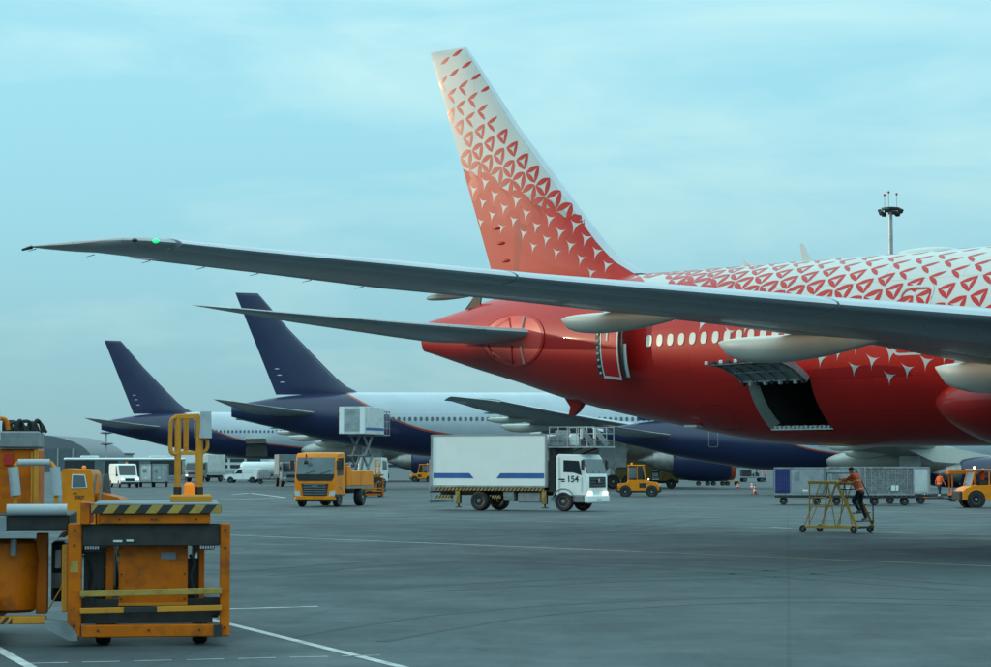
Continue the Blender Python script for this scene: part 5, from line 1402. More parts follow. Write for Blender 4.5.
# hydrant cart under the far airliner
def hydrant_cart():
    p = ground(752, 482); root = thing('hydrant_cart', 'small dark hydrant service cart under the far airliner', 'cart', p, R(10))
    MB().span(-1.6, 1.6, -.7, .7, .5, .7, 0, .03).build('deck', 'greymetal', root)
    MB().span(-1.4, -.2, -.6, .6, .71, 1.6, 0, .05).build('pump_cabinet', 'darkmetal', root); MB().cyl((.5, -.4, .9), (.5, .4, .9), .35, n=16).build('hose_reel', 'darkmetal', root)
    m = MB(); m.tube(catrom([(.5, 0, 1.2), (.8, 0, 1.9), (1.1, 0, 2.6), (1.3, 0, 3.3)]), .06); m.build('hose', 'rubber', root)
    m = MB()
    for x in (.2, 1.5):
        for y in (-.6, .6): m.cyl((x, y, .7), (x, y, 1.7), .03, n=6)
    for y in (-.6, .6): m.cyl((.2, y, 1.7), (1.5, y, 1.7), .03, n=6)
    m.build('guard_rail', 'offwhite', root)
    for x in (-1.1, 1.1):
        for sg in (-1, 1): wheel(root, (x, sg * .6, .3), .3, .2)
hydrant_cart()

# ------------------------------------------------------------------ orange tug at the right edge
def tug():
    p = at(983, 500, 129); p.z = 0; root = thing('towing_tug', 'orange towing tug with a driver in its glazed cab', 'tug', p, R(4))
    S = 'orange2'
    body = rounded_cab([(-1.35, .4), (2.2, .4), (2.3, 1.1), (1.0, 1.25), (-.75, 1.2), (-1.2, 1.05), (-1.35, .9)], 1.7).build('body', S, root)
    MB().span(-1.5, -1.3, -.8, .8, .4, .9, 0, .05).build('rear_bumper', 'darkmetal', body)
    m = MB()
    for x, x2 in ((-.85, -.62), (.15, .15), (1.0, .75)):
        for y in (-.72, .72): m.beam((x, y, 1.2), (x2, y, 1.98), .07, .07)
    cf = m.build('cab_frame', S, root); MB().box((.1, 0, 2.03), (1.75, 1.6, .1), 0, .03).build('roof', S, cf)
    MB().prism([(-.86, 1.22), (-.84, 1.22), (-.61, 1.96), (-.63, 1.96)], -.66, .66).build('rear_window', 'glassl', cf)
    MB().prism([(1.01, 1.22), (1.03, 1.22), (.79, 1.96), (.77, 1.96)], -.66, .66).build('windscreen', 'glassl', cf)
    MB().span(-.3, .2, -.35, .35, 1.2, 1.5, 0, .06).build('seat', 'cabin', cf)
    MB().lathe([(2.09, .06), (2.2, .07), (2.24, .03)], (-.6, -.5, 0), 'z', 10).build('beacon', 'lamp', cf)
    for x in (-.6, 1.6):
        for sg in (-1, 1): wheel(root, (x, sg * .76, .45), .45, .24, hub=.5); arch(body, x, sg * .852, .47, .52, sg)
    for sg in (-1, 1):
        m = MB()
        for i in range(8):
            a, c = PI * i / 8, PI * (i + 1) / 8; m.beam((-.6 - .53 * math.cos(a), sg * .86, .45 + .53 * math.sin(a)), (-.6 - .53 * math.cos(c), sg * .86, .45 + .53 * math.sin(c)), .06, .05)
        m.build('mudguard', S, body)
    link('fleet_number', text_mesh('17', .3, 'fleet_number', M_['black']), body, (.55, -.857, .92), (R(90), 0, 0))
    return root
tugr = tug()
def belt_frame():
    p = at(962, 490, 150); p.z = 0; root = thing('rail_trolley', 'small orange frame trolley standing behind the orange tug', 'trolley', p, 0)
    for x in (-.7, .7):
        for y in (-.5, .5): MB().span(x - .04, x + .04, y - .04, y + .04, .4, 1.7).build('post', 'orange', root)
    MB().span(-.95, .9, -.6, .6, 1.7, 1.95, 0, .03).build('top_tray', 'orange', root); MB().span(-.8, .8, -.55, .55, .38, .5, 0, .02).build('deck', 'orange', root)
    for x in (-.6, .6):
        for sg in (-1, 1): wheel(root, (x, sg * .45, .2), .2, .12)
belt_frame()

# ------------------------------------------------------------------ light masts
def mast():
    b0 = at(891, 250, 254); top = at(891, 208, 254).z
    root = thing('light_mast', 'tall grey apron light mast with a crown of floodlights', 'light mast', (b0.x, 254, 0))
    MB().cyl((0, 0, 0), (0, 0, top), .42, .2, 16).build('pole', 'steel', root)
    m = MB(); m.lathe([(top - .3, .3), (top - .2, 1.0), (top, 1.0), (top + .1, .3)], (0, 0, 0), 'z', 16); hd = m.build('head_frame', 'darkmetal', root)
    fm = MB().box((0, 0, 0), (.55, .35, .45), 0, .06).mesh('floodlight', 'darkmetal')
    for i in range(9): link('floodlight', fm, hd, (1.15 * math.cos(i * .7), 1.15 * math.sin(i * .7), top - .35 - .25 * (i % 2)), (R(25), 0, i * .7 + PI / 2))
    for x, h in ((-.65, 1.4), (-.2, 1.7), (.65, 1.5)):
        MB().cyl((x, 0, top), (x, 0, top + h), .03, n=6).build('obstruction_lamp_stem', 'steel', hd); MB().ball((x, 0, top + h), .14, n=10).build('obstruction_lamp', 'redl', hd)
mast()
def far_mast():
    p = at(106, 455, 620); z1, z2 = at(106, 433, 620).z, at(106, 444, 620).z
    root = thing('light_mast', 'slim distant light mast with two ring platforms above the terminal block', 'light mast', (p.x, 620, 0))
    MB().cyl((0, 0, 0), (0, 0, z1 + 1), .3, .2, 10).build('pole', 'steel', root)
    for z in (z1, z2): MB().lathe([(z - .3, .4), (z, 1.9), (z + .25, 1.9), (z + .4, .4)], (0, 0, 0), 'z', 16).build('ring_platform', 'greymetal', root)
far_mast()
# ------------------------------------------------------------------ foreground container loader (frame: x right, y away, z up; base of the front corner)
def loader(label, origin, rz=0.0, sc=1.0, full=True):
    Y0 = 31.4
    ox = at(150, 600, Y0).x
    root = thing('container_loader', label, 'loader', origin, rz)
    def X(px, d=0.0): return at(px, 500, Y0 + d).x - ox
    def Z(py, d=0.0): return at(150, py, Y0 + d).z
    O, Yl = 'orange', 'yellow'
    # front portal
    fr = MB().span(X(69.5), X(83), 0, .22, .12, Z(523), 0, .015).build('front_post', O, root)
    MB().span(X(220), X(230), 0, .2, Z(637), Z(523.5), 0, .015).build('front_post', O, root)
    MB().span(X(83) + .002, X(220) - .002, .03, .2, Z(546), Z(524), 0, .01).build('cross_beam', 'darkmetal', root)
    MB().span(X(84), X(219), -.05, .12, Z(637), Z(624.5), 0, .015).build('bottom_beam', O, root)
    MB().span(X(83), X(213), .14, .19, Z(624), Z(610.5), 0).build('kick_panel', 'darkmetal', root)
    MB().beam((X(82), -.04, Z(593)), (X(222), -.04, Z(591)), .05, .085).build('guard_bar', 'stripey', root)
    m = MB(); m.beam((X(82), -.04, Z(610)), (X(222), -.04, Z(608)), .05, .07, 0); m.beam((X(125), -.045, Z(609.4)), (X(158), -.045, Z(609)), .052, .072, 1); m.build('guard_bar', ['yellow', 'black'], root)
    MB().span(X(119), X(188), .28, .34, Z(606), Z(545), 0, .01).build('front_panel', O, root)
    fpn = [o for o in root.children if o.name.startswith('front_panel')][0]
    MB().span(X(119), X(188), .25, .282, Z(607), Z(604), 0, .004).build('panel_hem', 'yellow', fpn)
    for px in (122, 185):
        for py in (549, 575, 600): MB().cyl((X(px), .28, Z(py)), (X(px), .262, Z(py)), .012, n=8).build('bolt', 'darkmetal', fpn)
    MB().span(X(106), X(114), .4, .9, Z(604), Z(545), 0, .01).build('inner_column', O, root)
    MB().span(X(199), X(205), .5, .62, Z(606), Z(540), 0, .01).build('inner_column', O, root)
    for px in (93, 207):
        m = MB(); m.span(X(px) - .1, X(px) + .1, .06, .4, Z(550), Z(537), 0, .01)
        for i in range(6): m.span(X(px) - .09 + i * .032, X(px) - .07 + i * .032, .04, .062, Z(549), Z(538), 1)
        m.build('lamp_grille', ['darkmetal', 'steel'], root)
    # deck with hazard edge
    m = MB(); m.span(X(92), X(221), -.12, 2.3, Z(513.5), Z(504.5), 1, .01); hazard(m, X(92.3), X(220.6), -.124, Z(513.2), Z(504.8), 12, 0, 1, 1); dk = m.build('lifting_deck', ['stripey', 'black'], root)
    MB().span(X(100), X(210), -.06, .1, Z(523.5), Z(513.8), 0, .01).build('deck_edge_beam', O, dk)
    for px in (152, 156, 120, 196): MB().cyl((X(px), -.06, Z(519)), (X(px), -.075, Z(519)), .014, n=8).build('bolt', 'darkmetal', dk)
    m = MB()
    for i in range(11): m.cyl((X(95), .1 + i * .2, Z(504.3) - .01), (X(218), .1 + i * .2, Z(504.3) - .01), .03, n=8)
    m.build('deck_roller', 'greymetal', dk)
    MB().span(X(82), X(91), -.14, .35, Z(524), Z(502), 0, .012).build('corner_post', O, dk); MB().span(X(91), X(94), -.1, .3, Z(522), Z(503), 0, .005).build('corner_bracket', 'redl', dk)
    # operator railing with beacon
    m = MB(); d = .9
    m.span(X(179, d), X(220, d), d - .25, d + .3, Z(503, d), Z(494.5, d), 0, .02); bs = m.build('railing_base', Yl, dk)
    m = MB(); r = .035
    L1, L2, L3 = X(186, d), X(207.5, d), X(194, d)
    m.cyl((L1, d, Z(495, d)), (L1, d, Z(417, d)), .045, n=10); m.cyl((L2, d, Z(495, d)), (L2, d, Z(415.5, d)), .05, n=10); m.cyl((L3, d + .2, Z(453, d)), (L3, d + .2, Z(417, d)), r, n=10)
    m.beam((L1 - .08, d, Z(453, d)), (L2 + .06, d, Z(453, d)), .06, .05); m.beam((L1 - .05, d, Z(417, d)), (L2, d, Z(416, d)), .07, .07)
    m.tube(catrom([(L1 - .02, d - .02, Z(417, d)), (L1 - .09, d - .02, Z(421, d)), (L1 - .1, d - .02, Z(438, d)), (L1 - .09, d - .02, Z(452, d)), (L1, d - .02, Z(454, d))], 4), .03)
    m.tube(catrom([(L2 + .03, d, Z(438, d)), (L2 + .1, d, Z(440, d)), (L2 + .1, d, Z(449, d)), (L2 + .02, d, Z(454, d))], 4), .025)
    m.build('operator_railing', 'yellow', bs)
    for px in (179, 200.5): MB().cyl((X(px + 7, d), d, Z(495, d)), (X(px + 7, d), d, Z(487, d)), .056, n=12).build('rubber_sleeve', 'black', bs)
    MB().cyl((X(213.5, d), d - .05, Z(438, d)), (X(213.5, d), d - .05, Z(411.5, d)), .085, .075, 14).build('buffer_pad', 'pad', bs)
    MB().lathe([(Z(494, d), .07), (Z(492, d), .075), (Z(485, d), .07), (Z(482.5, d), .035)], (X(197.5, d), d - .1, 0), 'z', 16).build('beacon', 'beacon', bs)
    # rear chassis and lift frame seen through the portal
    m = MB(); m.span(X(75), X(95), .25, 5.5, .38, .62); m.span(X(205), X(225), .25, 5.5, .38, .62); m.span(X(84), X(219), .3, .5, .35, .6); m.span(X(84), X(219), 4.6, 5.0, .35, .6)
    m.build('chassis', 'darkmetal', root)
    m = MB()
    for px in (100, 190):
        m.beam((X(px), .5, .65), (X(px), 4.6, 1.45), .1, .16); m.beam((X(px) + .12, .5, 1.45), (X(px) + .12, 4.6, .65), .1, .16)
    m.build('scissor_arm', 'darkmetal', root)
    MB().span(X(86), X(112), 1.2, 2.4, .62, 1.3, 0, .05).build('engine_block', 'darkmetal', root); MB().span(X(188), X(200), 1.4, 2.2, .62, 1.1, 0, .05).build('pump_block', 'darkmetal', root)
    for q in range(5): MB().tube(catrom([(X(88 + 5 * q), .5 + .2 * q, Z(560)), (X(92 + 4 * q), .45 + .2 * q, Z(575)), (X(90 + 6 * q), .5, Z(590)), (X(97 + 3 * q), .5, Z(604))], 4), .018, 6).build('hydraulic_hose', 'rubber', root)
    MB().tube(catrom([(X(190), .4, Z(556)), (X(195), .35, Z(566)), (X(191), .36, Z(578)), (X(196), .4, Z(600))], 4), .02, 6).build('hydraulic_hose', 'rubber', root)
    for px in (100, 205):
        for dy in (.5, 4.4): wheel(root, (X(px) * .92, dy, .26), .26, .2, R(90))
    for x0, x1, y in ((114, 123, 540), (127, 134, 539.5)): MB().span(X(x0), X(x1), .01, .028, Z(y + 2), Z(y)).build('reflector_strip', 'offwhite', root)
    for px, a in ((101, .9), (194, 1.1)):
        MB().cyl((X(px), a, .5), (X(px) + .02, a + .5, 1.4), .045, n=12).build('hydraulic_ram', 'steel', root); MB().cyl((X(px), a - .02, .48), (X(px) + .01, a + .26, 1.0), .07, n=12).build('ram_barrel', 'black', root)
    MB().span(X(84), X(104), .5, .54, Z(606), Z(552)).build('dark_backing', 'black', root); MB().span(X(188), X(199), .6, .64, Z(606), Z(560)).build('dark_backing', 'black', root)  # black sheets added behind the portal to make its inside dark
    MB().span(X(72), X(80), -.006, .001, Z(572), Z(560)).build('warning_label', 'stripey', root); MB().span(X(161), X(176), .272, .279, Z(560), Z(553)).build('data_plate', 'greymetal', root)
    for px, py in ((76, 530), (76, 545), (76, 625), (225, 530), (225, 548), (225, 628), (100, 630), (150, 630), (200, 630)): MB().cyl((X(px), -.001 if px in (76, 225) else -.052, Z(py)), (X(px), -.014 if px in (76, 225) else -.066, Z(py)), .016, n=8).build('bolt', 'darkmetal', root)
    MB().span(X(214), X(222), -.07, .0, Z(637), Z(625)).build('scraped_corner', 'black', root)
    if not full: root.scale = (sc,) * 3; return root
    # bridge section to the left, running further back
    MB().span(X(63), X(69), .2, .45, Z(612), Z(545), 0, .01).build('side_panel', 'yellow', root)
    m = MB(); m.prism([(X(47), Z(620)), (X(70), Z(622)), (X(80), Z(634)), (X(80), Z(640)), (X(72), Z(640)), (X(47), Z(627))], -.02, .5); m.build('corner_skid', 'greymetal', root)
    m = MB(); m.span(X(-40), X(47), .35, .6, Z(625), Z(617), 0, .01); hazard(m, X(-6), X(14), .346, Z(624.6), Z(617.4), 5, 0, 1, 1); m.build('lower_beam', ['yellow', 'black'], root)
    m = MB(); rings = []
    m.lathe([(Z(615), .3), (Z(612), .36), (Z(560), .4), (Z(545), .36), (Z(541), .28)], (X(8), 1.0, 0), 'z', 24); m.build('tank_drum', O, root)
    MB().span(X(-40), X(33), .95, 1.4, Z(614), Z(541), 0, .02).build('side_cover', O, root)
    MB().span(X(34.5), X(46), .9, 1.2, Z(617), Z(535), 0, .01).build('lift_column', O, root)
    MB().span(X(-40), X(70), .1, 2.6, Z(530), Z(514.5), 0, .015).build('bridge_deck', 'darkmetal', root)
    MB().span(X(-40), X(9), .05, 2.6, Z(531), Z(516), 0, .01).build('bridge_plate', 'greymetal', root)
    bp_ = root
    def pad(x0, y0, x1, y1, r, dd):
        MB().cyl((X(x0, dd), dd, Z(y0, dd)), (X(x1, dd), dd, Z(y1, dd)), r, n=18).build('buffer_pad', 'pad', root)
    pad(10, 509.5, 69, 509.5, .075, .05)
    pad(26, 462.3, 57, 462.3, .045, .6); pad(20.5, 467, 23.5, 495, .07, .55); pad(61.5, 467, 64, 495, .068, .55)
    pad(1.5, 412, 2.5, 441, .07, .5)
    for px in (23, 63): MB().cyl((X(px, .55), .55, Z(520, .55)), (X(px, .55), .55, Z(493, .55)), .03, n=8).build('gate_post', 'yellow', root)
    MB().cyl((X(23, .6), .6, Z(466, .6)), (X(27, .6), .6, Z(462, .6)), .03, n=8).build('gate_elbow', 'yellow', root); MB().cyl((X(57, .6), .6, Z(462, .6)), (X(62, .6), .6, Z(468, .6)), .03, n=8).build('gate_elbow', 'yellow', root)
    MB().span(X(3.5, .5) - .05, X(3.5, .5) + .04, .45, .55, Z(510, .5), Z(440, .5), 0, .008).build('tower_post', O, root)
    # tower with the power unit
    tw = MB().span(X(15, 1.5), X(55, 1.5), 1.5, 2.7, Z(515, 1.5), Z(449, 1.5), 0, .02).build('power_unit_housing', O, root)
    MB().span(X(21, 1.5), X(29.5, 1.5), 1.46, 1.5, Z(465, 1.5), Z(454, 1.5), 0, .004).build('red_hatch', 'redl', tw)
    MB().span(X(47, 1.5), X(49, 1.5), 1.47, 1.5, Z(510, 1.5), Z(452, 1.5)).build('edge_strip', 'yellow', tw); MB().span(X(49.5, 1.5), X(54.6, 1.5), 1.45, 1.5, Z(512, 1.5), Z(450, 1.5), 0, .006).build('corner_channel', 'yellow', tw)
    MB().span(X(15, 1.5), X(55, 1.5), 1.4, 2.6, Z(448, 1.5), Z(431.5, 1.5), 0, .02).build('radiator_box', 'greymetal', tw)
    m = MB()
    random.seed(11)
    for q in range(9):
        x = X(18 + q * 4, 1.5); z = Z(431, 1.5); yy = 1.6 + random.uniform(0, .6)
        m.tube(catrom([(x, yy, z - .02), (x + random.uniform(-.06, .06), yy, z + random.uniform(.08, .14)), (x + random.uniform(.04, .12), yy + .1, z + random.uniform(.06, .14)), (x + .14, yy + .1, z - .02)], 4), .025, 7)
    for q in range(5): m.box((X(21 + q * 7, 1.5), 1.9, Z(429, 1.5)), (.1, .14, .09), 0, .03)
    m.build('hose_bundle', 'rubber', tw)
    m = MB(); m.tube(catrom([(X(3, 1.5), 1.6, Z(424, 1.5)), (X(11, 1.5), 1.6, Z(419.5, 1.5)), (X(21, 1.5), 1.6, Z(420, 1.5)), (X(24, 1.5), 1.6, Z(430, 1.5))], 5), .03, 8); m.build('pipe_bow', O, tw)
    MB().ball((X(1, .5), .5, Z(404, .5)), .06, n=12).build('lamp_knob', 'black', root)
    # things between bridge and portal
    m = MB(); m.span(X(47), X(62), 1.6, 3.4, .5, Z(545), 0, .03); m.build('gear_housing', 'darkmetal', root)
    m = MB()
    for q in range(6): m.cyl((X(50 + q * 2), 1.3, Z(592)), (X(49 + q * 2), 1.3, Z(577)), .012, n=6)
    m.build('spring_rack', 'steel', root); MB().span(X(52), X(58), 1.25, 1.32, Z(572), Z(553), 0, .01).build('gauge_plate', 'offwhite', root)
    m = MB(); m.tube(catrom([(X(48), .8, Z(612)), (X(55), .75, Z(600)), (X(61), .75, Z(588)), (X(64), .8, Z(575))], 4), .01, 6); m.build('cable', 'yellow', root)
    MB().cyl((X(14), .5, Z(556)), (X(14), .5, Z(540)), .045, n=12).build('lamp_can', 'greymetal', root)
    MB().span(X(-40), X(-2), .4, 3.0, .3, .6).build('chassis_tail', 'darkmetal', root)
    for dy in (.8, 3.0): wheel(root, (X(-25), dy, .3), .3, .22, R(90))
    return root
loader('foreground orange container loader with hazard striped deck and grey buffer pads', (at(150, 600, 31.4).x, 31.4, 0), R(7.5))
q = ground(371, 497); loader('distant orange loader with hazard deck standing behind the orange flatbed truck', (q.x, q.y, 0), 0, .86, False)

# orange tractor behind the loader
def old_tractor():
    Yt = 62; p = at(90, 500, Yt); p.z = 0; root = thing('pushback_tractor', 'orange tractor with a small square cab and side window behind the loader', 'tractor', p, 0)
    def X(px): return at(px, 480, Yt).x - p.x
    def Z(py): return at(90, py, Yt).z
    MB().prism([(X(68), .45), (X(66), Z(470)), (X(69), Z(468.5)), (X(94), Z(469.5)), (X(97), Z(474)), (X(101), .45)], -.65, .65).build('cab', 'orange2', root); cab = root.children[0]
    m = MB(); m.prism([(X(76), Z(488)), (X(92), Z(487.5)), (X(89.5), Z(474.5)), (X(76.5), Z(474)),], -.67, -.655); m.build('window_frame', 'white', cab)
    m = MB(); m.prism([(X(77), Z(487)), (X(90.6), Z(486.6)), (X(88.6), Z(475.4)), (X(77.5), Z(475)),], -.685, -.672); m.build('side_window', 'glassl', cab)
    MB().span(X(78), X(81), -.7, -.655, Z(493), Z(492)).build('door_handle', 'black', cab)
    MB().prism([(X(101), .45), (X(101), Z(492)), (X(122), Z(497)), (X(128), Z(503)), (X(128), .45)], -.6, .6).build('bonnet', 'orange', root)
    m = MB()
    for px in (97, 104): m.beam((X(px), -.6, Z(500)), (X(px + 3), -.6, Z(474)), .05, .05)
    m.build('windscreen_post', 'greymetal', cab); MB().prism([(X(99), Z(497)), (X(109), Z(497)), (X(106), Z(474)), (X(98), Z(473))], .5, .52).build('windscreen', 'glassl', cab)
    link('fleet_number', text_mesh('2007', .13, 'fleet_number', M_['black']), cab, (X(84), -.658, Z(497)), (R(90), 0, 0))
    MB().lathe([(Z(468.5), .05), (Z(467), .06), (Z(465.5), .03)], (X(84), 0, 0), 'z', 10).build('beacon', 'beacon', cab)
    MB().span(X(64), X(130), -.5, .5, .3, .5).build('chassis', 'darkmetal', root)
    for px in (76, 116):
        for sg in (-1, 1): wheel(root, (X(px), sg * .55, .36), .36, .24)
    m = MB()
    for i in range(9):
        a, c = PI * i / 9, PI * (i + 1) / 9; m.beam((X(116) - .5 * math.cos(a), -.62, .36 + .6 * math.sin(a)), (X(116) - .5 * math.cos(c), -.62, .36 + .6 * math.sin(c)), .1, .05)
    m.build('mudguard', 'rubber', root)
old_tractor()
# ------------------------------------------------------------------ people: limbs laid out as tapered capsules, fused to one skin by a voxel remesh
def person(label, loc, yaw, J, mats_by, cat='person', group=None, voxel=.012, hair='hair'):
    """J: joints in a frame with x = facing direction, y = left, z up"""
    segs = []
    def S(a, b, ra, rb, m): segs.append((Vector(a), Vector(b), ra, rb, m))
    j = {k: Vector(v) for k, v in J.items()}
    top, leg, shoe, sk = mats_by['top'], mats_by['leg'], mats_by['shoe'], 'skin'
    pel, chest, neck, head = j['pelvis'], j['chest'], j['neck'], j['head']
    S(pel, chest, .135, .15, top); side = (j['sh_l'] - j['sh_r']).normalized()
    S(pel + side * .07, chest + side * .09, .115, .125, top); S(pel - side * .07, chest - side * .09, .115, .125, top)
    S(j['sh_r'], j['sh_l'], .085, .085, top); S(chest, neck, .12, .07, top); S(neck, head, .055, .06, sk)
    up = (head - neck).normalized(); f = j['look'].normalized(); f = (f - up * f.dot(up)).normalized(); lf = up.cross(f)
    S(head + up * .02, head + up * .09, .088, .09, sk); S(head - up * .035 + f * .03, head + up * .06 + f * .015, .062, .08, sk)
    S(head + f * .095 + up * .025, head + f * .112 - up * .005, .012, .017, sk)
    for s in (-1, 1): S(head + lf * s * .088 + up * .02, head + lf * s * .092 - up * .015, .016, .012, sk)
    for s, k in ((1, 'l'), (-1, 'r')):
        sh, el, wr = j['sh_' + k], j['el_' + k], j['wr_' + k]
        S(sh, el, .066, .05, top); S(el, el + (wr - el) * .8, .05, .04, top); S(el + (wr - el) * .75, wr, .03, .027, sk)
        d = (wr - el).normalized(); pl = side * s; pl = (pl - d * pl.dot(d)).normalized(); w = d.cross(pl)
        palm = wr + d * .05; S(wr, palm, .027, .03, sk); S(wr + w * .02, palm + w * .028 + d * .01, .018, .018, sk); S(wr - w * .02, palm - w * .028 + d * .005, .018, .018, sk)
        for i, (o, L) in enumerate(((.033, .062), (.012, .075), (-.011, .07), (-.033, .055))):
            b0 = palm + w * o + d * .025; b1 = b0 + d * L * .5 - pl * .012; b2 = b1 + d * L * .3 - pl * .03
            S(b0, b1, .0095, .009, sk); S(b1, b2, .009, .008, sk)
        t0 = wr + d * .02 + w * .035; t1 = t0 + d * .035 + w * .025; S(t0, t1, .012, .011, sk); S(t1, t1 + d * .03 - pl * .01, .011, .009, sk)
        hp, kn, an, to = j['hip_' + k], j['kn_' + k], j['an_' + k], j['to_' + k]
        S(pel + (hp - pel) * .5, hp, .12, .105, leg); S(hp, kn, .095, .068, leg); S(kn, kn + (an - kn) * .3, .066, .068, leg); S(kn + (an - kn) * .3, an, .068, .055, leg)
        S(an - Vector((0, 0, .02)), an + (to - an) * .1, .05, .05, shoe); S(an + Vector((0, 0, -.05)) - (to - an).normalized() * .04, to, .042, .036, shoe)
    b = MB()
    for a, c, ra, rb, m in segs:
        if (c - a).length > 1e-4: b.cyl(a, c, ra, rb, 14)
        b.ball(a, ra, n=14); b.ball(c, rb, n=14)
    tmp = b.build('tmp', 'skin', None, 0)
    md = tmp.modifiers.new('r', 'REMESH'); md.mode = 'VOXEL'; md.voxel_size = voxel
    ms = tmp.modifiers.new('s', 'SMOOTH'); ms.iterations = 2; ms.factor = .4
    dg = bpy.context.evaluated_depsgraph_get(); me = bpy.data.meshes.new_from_object(tmp.evaluated_get(dg))
    COL.objects.unlink(tmp); bpy.data.objects.remove(tmp)
    names = list(dict.fromkeys([top, leg, shoe, sk, 'reflect']))
    me.materials.clear()
    for q in names: me.materials.append(M_[q])
    idx = []
    bands = mats_by.get('bands', [])
    for p in me.polygons:
        c = p.center; best = None
        for a, e, ra, rb, m in segs:
            d = e - a; L2 = d.length_squared; t = 0 if L2 < 1e-9 else max(0, min(1, (c - a).dot(d) / L2))
            dist = (c - a - d * t).length - (ra + (rb - ra) * t)
            if best is None or dist < best[0]: best = (dist, m, t, a, e)
        m = best[1]
        ax = (chest - pel); h = (c - pel).dot(ax) / ax.length_squared
        if m == top and any(lo < h < hi for lo, hi in bands): m = 'reflect'
        if m == leg and mats_by.get('shin') and mats_by['shin'][0] < c.z - min(j['an_l'].z, j['an_r'].z) < mats_by['shin'][1]: m = 'reflect'
        idx.append(names.index(m))
    me.polygons.foreach_set('material_index', idx); me.polygons.foreach_set('use_smooth', [True] * len(idx)); me.name = 'person'
    root = link('person', me, None, loc, (0, 0, yaw)); tag(root, label, cat, group)
    # hair cap
    b = MB(); rings = []
    for i in range(7):
        t = R(12 + 78 * i / 6); rr = .104 * math.sin(t)
        rings.append([head + up * (.058 + .098 * math.cos(t)) - f * .014 + (lf * math.cos(q) + f * math.sin(q) * (1.0 if math.sin(q) < 0 else .86)) * rr for q in [2 * PI * k / 18 for k in range(18)]])
    rings.append([p - up * .05 * (1 if (p - head).dot(f) < 0 else .0) for p in rings[-1]])
    b.loft(rings); b.build('hair', hair, root)
    return root

# stepladder platform under the hold
LB = ground(836.5, 532.5); LYAW = R(-38)
def stepladder():
    root = thing('maintenance_stepladder', 'yellow wheeled stepladder platform under the open hold', 'stepladder', LB, LYAW)
    Yl = 'ladder'; M_['ladder'] = mat('ladder_yellow', (.62, .34, .03), .45, var=.15, dirt=.25, dscale=3)
    w = .575; r = .022
    m = MB()
    for y in (-w, w): m.beam((-1.0, y, .2), (1.15, y, .2), .05, .07)
    for x in (-1.0, .3): m.beam((x, -w, .2), (x, w, .2), .05, .06)
    m.build('base_frame', Yl, root)
    MB().beam((1.1, -w, .2), (1.1, w, .2), .05, .06).build('base_crossbar', 'darkmetal', root)
    m = MB(); m.span(-.78, .36, -w - .04, w + .04, 1.68, 1.78, 0, .015); m.build('top_tray', Yl, root)
    MB().span(.36, .62, -w, w, 1.66, 1.7, 0, .01).build('top_step', 'darkmetal', root)
    m = MB()
    for y in (-w, w):
        m.beam((.34, y, 1.74), (1.14, y, .2), .05, .1)
    m.build('stair_stringer', Yl, root)
    for i in range(5):
        z = .42 + i * .27; x = .34 + .8 * (1.74 - z) / 1.54
        MB().span(x - .06, x + .16, -w + .03, w - .03, z - .018, z + .018, 0, .005).build('stair_tread', 'darkmetal', root)
    m = MB()
    for y in (-w, w):
        for x, x2 in ((-.75, -.72), (-.2, .0), (.3, .0)): m.cyl((x, y, .22), (x2, y, 1.68), r, n=6)
        m.cyl((-.95, y, .22), (-.3, y, 1.68), r * .8, n=6); m.cyl((-.3, y, .22), (.3, y, 1.68), r * .8, n=6)
        m.cyl((-.75, y, .9), (.1, y, .9), r * .7, n=6)
    m.cyl((-.74, -w, 1.2), (-.74, w, 1.2), r, n=6); m.cyl((-.74, -w, .3), (-.74, w, 1.6), r * .7, n=6)
    m.build('brace', Yl, root)
    m = MB(); m.cyl((1.12, w, .2), (1.12, w, 1.0), r, n=6); m.cyl((1.12, w, 1.0), (.45, w, 2.2), r * .8, n=6); m.cyl((.45, w, 1.74), (.45, w, 2.2), r * .8, n=6)
    m.cyl((-.7, w, 1.78), (-.7, w, 2.05), r * .8, n=6); m.cyl((-.7, w, 2.05), (.45, w, 2.05), r * .8, n=6); m.build('hand_rail', 'darkmetal', root)
    for x in (-1.0, 1.0):
        for sg in (-1, 1): wheel(root, (x, sg * w, .13), .13, .06)
stepladder()
def lad(x, y, z): return (x, y, z)
# climbing worker: frame faces the platform (ladder -x), so x_person = 1.0 - x_ladder
J = dict(pelvis=(.10, 0, 1.46), chest=(.24, 0, 1.84), neck=(.34, 0, 2.02), head=(.40, 0, 2.12), look=(.9, 0, -.35),
         sh_l=(.28, .19, 1.96), sh_r=(.28, -.19, 1.96), el_l=(.50, .27, 1.80), el_r=(.50, -.25, 1.80), wr_l=(.72, .22, 1.83), wr_r=(.70, -.2, 1.83),
         hip_l=(.08, .1, 1.40), hip_r=(.08, -.1, 1.40), kn_l=(.26, .12, 1.06), kn_r=(.12, -.11, 1.0), an_l=(.03, .12, .78), an_r=(-.07, -.11, .54), to_l=(.16, .12, .735), to_r=(.06, -.11, .47))
xw = 1.02
wp = LB + Vector((math.cos(LYAW) * xw, math.sin(LYAW) * xw, 0))
person('person in an orange jacket and dark trousers climbing the yellow stepladder', wp, LYAW + PI, J, dict(top='hivis', leg='navycloth', shoe='shoe', bands=((.05, .14), (.78, .86))))
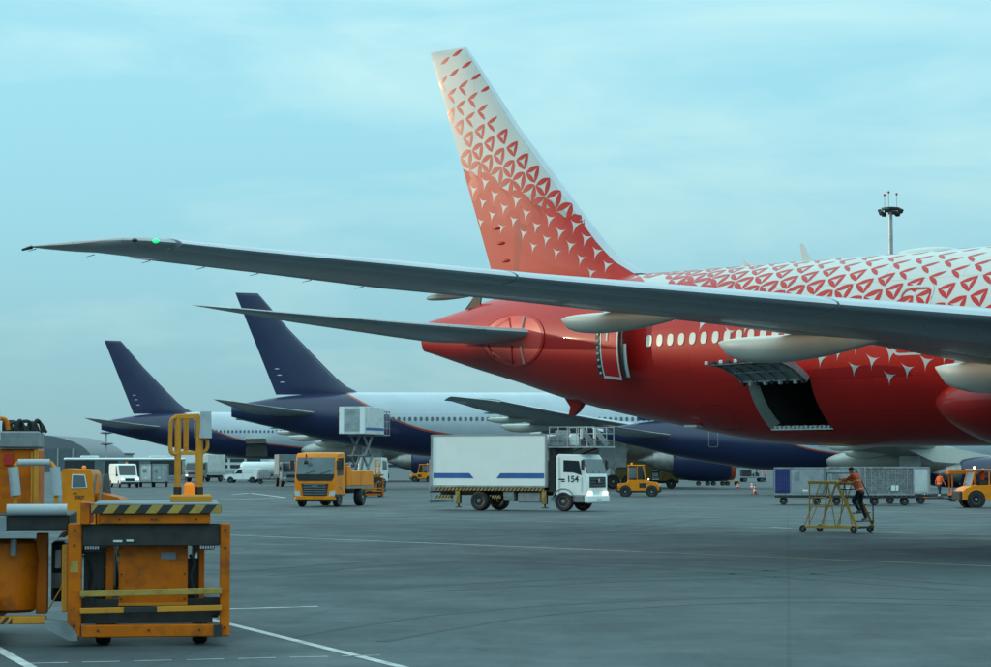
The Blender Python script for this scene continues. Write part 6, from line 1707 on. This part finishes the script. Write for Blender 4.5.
# standing / walking figure
def walk_joints(st=.16, h=1.0, arm=.12, bend=.04):
    return {k: Vector(v) * h for k, v in dict(pelvis=(0, 0, .98), chest=(bend, 0, 1.32), neck=(bend * 1.3, 0, 1.50), head=(bend * 1.8, 0, 1.60), look=(1, 0, -.1),
        sh_l=(bend, .19, 1.44), sh_r=(bend, -.19, 1.44), el_l=(bend - arm, .27, 1.18), el_r=(bend + arm * .6, -.27, 1.18), wr_l=(bend - arm * .5, .31, .95), wr_r=(bend + arm * 1.8, -.31, .97),
        hip_l=(0, .09, .93), hip_r=(0, -.09, .93), kn_l=(st * .7, .1, .52), kn_r=(-st * .3, -.1, .52), an_l=(st, .1, .10), an_r=(-st * 1.2, -.1, .12), to_l=(st + .17, .1, .04), to_r=(-st * 1.2 + .15, -.1, .04)).items()}
person('person in an orange jacket and dark trousers walking beside the navy engine', ground(939.5, 498), R(35), walk_joints(.13, .98), dict(top='hivis', leg='navycloth', shoe='shoe', bands=((.05, .14),), shin=(.06, .18)), voxel=.016)
person('person in an orange vest standing by the hydrant cart', ground(765, 482), R(150), walk_joints(.04, 1.0), dict(top='hivis', leg='navycloth', shoe='shoe'), voxel=.02)
person('person in dark clothes walking beyond the loader railing', ground(186, 481.5), R(200), walk_joints(.12, 1.0), dict(top='navycloth', leg='navycloth', shoe='shoe'), voxel=.02)
# tug driver, seated in the cab
J = dict(pelvis=(0, 0, .62), chest=(.02, 0, .98), neck=(.03, 0, 1.14), head=(.05, 0, 1.22), look=(1, 0, 0), sh_l=(.02, .18, 1.08), sh_r=(.02, -.18, 1.08), el_l=(.18, .22, .86), el_r=(.18, -.22, .86), wr_l=(.42, .14, .92), wr_r=(.42, -.14, .92),
         hip_l=(.05, .1, .60), hip_r=(.05, -.1, .60), kn_l=(.44, .12, .62), kn_r=(.44, -.12, .62), an_l=(.50, .12, .26), an_r=(.50, -.12, .26), to_l=(.64, .12, .2), to_r=(.64, -.12, .2))
d = tugr.location
person('person in an orange vest driving the orange towing tug', (d.x - .05, d.y, .98 - .0), R(4), {k: (Vector(v) * .8 if k != 'look' else v) for k, v in J.items()}, dict(top='hivis', leg='navycloth', shoe='shoe'), voxel=.014)
